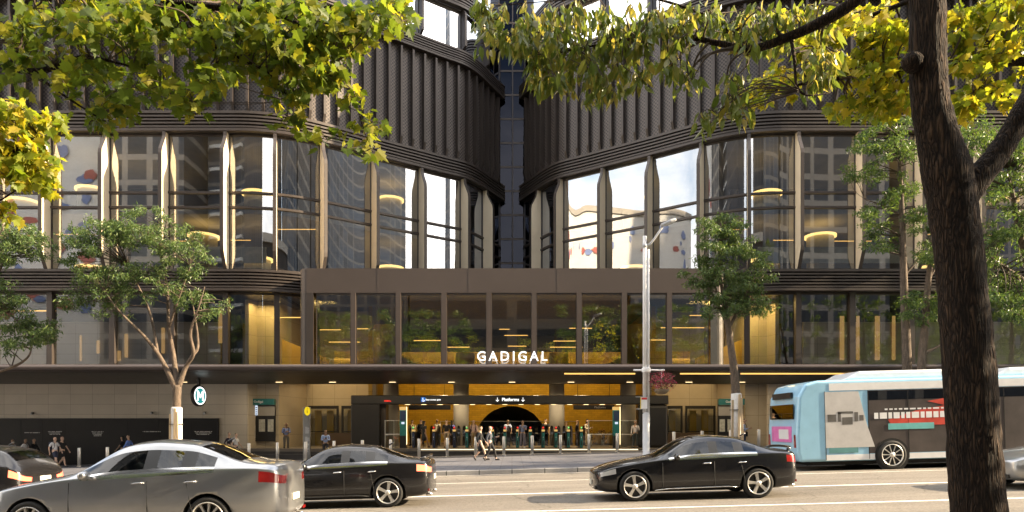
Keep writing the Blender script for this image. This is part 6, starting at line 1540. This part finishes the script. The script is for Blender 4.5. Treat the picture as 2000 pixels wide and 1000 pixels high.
for k in range(26):
    z = 6 + k * 3.4; mb = MB(); mb.sweep(outline_line([(-46, -27.9), (-45, -26.6), (-38.5, -26.2), (-36.6, -27.0), (-36, -27.95)][::-1]), [(0, z), (0, z + .5), (-.2, z + .5), (-.2, z)]); mb.build('balcony', m_white, tb)
block('office_building', 'dark ribbed office tower across the street', -32, -14, -40, -19, 78, m_dark)
block('office_building', 'low brown block with horizontal bands opposite the station entrance', -13.5, 14.5, -36, -17, 26, m_brown)
block('office_building', 'tall dark tower set back behind the low brown block', 3, 20, -75, -52, 66, m_tower)
block('office_building', 'dark office tower opposite the right wing', 16, 31, -40, -19, 70, m_tower)
block('office_building', 'concrete grid office opposite the right wing', 32, 52, -40, -18, 52, m_grid)
block('office_building', 'tall gridded tower down the street at the right', 76, 116, -46, -18, 120, m_tower)
block('office_building', 'tall narrow tower at the far right across the street', 54, 70, -40, -18, 64, m_dark)
mb_ = block('painted_building', 'white building painted with red and blue shapes, mirrored in the far left windows', -76, -59, -40, -22, 60, m_white)
pr, pb = mat('paint_red', (.36, .10, .09), .7), mat('paint_blue', (.15, .21, .40), .7)
r_ = random.Random(21)
def blob(cx, cz, rx, rz, M_, m_, par, k=14):
    pts = [(cx + rx * math.cos(2 * math.pi * q / k) * r_.uniform(.65, 1.1), cz + rz * math.sin(2 * math.pi * q / k) * r_.uniform(.65, 1.1)) for q in range(k)]
    mb = MB(); mb.prism(pts, M_, .05); mb.build('painted_shape', m_, par)
BACK = Matrix.Translation((0, -21.94, 0)) @ Matrix(((1, 0, 0, 0), (0, 0, -1, 0), (0, 1, 0, 0), (0, 0, 0, 1)))
for k in range(50):
    blob(r_.uniform(-75, -60), 18 + k * .66, r_.uniform(.4, 1.6), r_.uniform(.4, 1.3), BACK @ Matrix.Translation((0, 0, -.05 - .06 * (k % 4))), (pr, pb)[k % 2], mb_)
m2 = block('painted_building', 'white building with red and blue painted shapes at the left end of the street', -104, -84, -18, 24, 46, m_white)
SIDE = Matrix.Translation((-83.94, 0, 0)) @ Matrix(((0, 0, 1, 0), (1, 0, 0, 0), (0, 1, 0, 0), (0, 0, 0, 1)))
for k in range(80):
    blob(r_.uniform(-17, 23), 9 + k * .44, r_.uniform(.4, 2.0), r_.uniform(.4, 1.5), SIDE @ Matrix.Translation((0, 0, .06 * (k % 4))), (pr, pb)[k % 2], m2)
block('office_building', 'brick office at the left end of the street beyond the painted building', -150, -112, 2, 40, 22, m_brown)
block('office_building', 'unseen stone office added at the right to keep sun off the left wing', 66, 104, 35, 60, 66, m_grid)  # unseen block added to stop direct sun on the slanting left wing
block('office_building', 'stone office next to the station at the left', -95, -60, 44, 70, 20, m_grid)
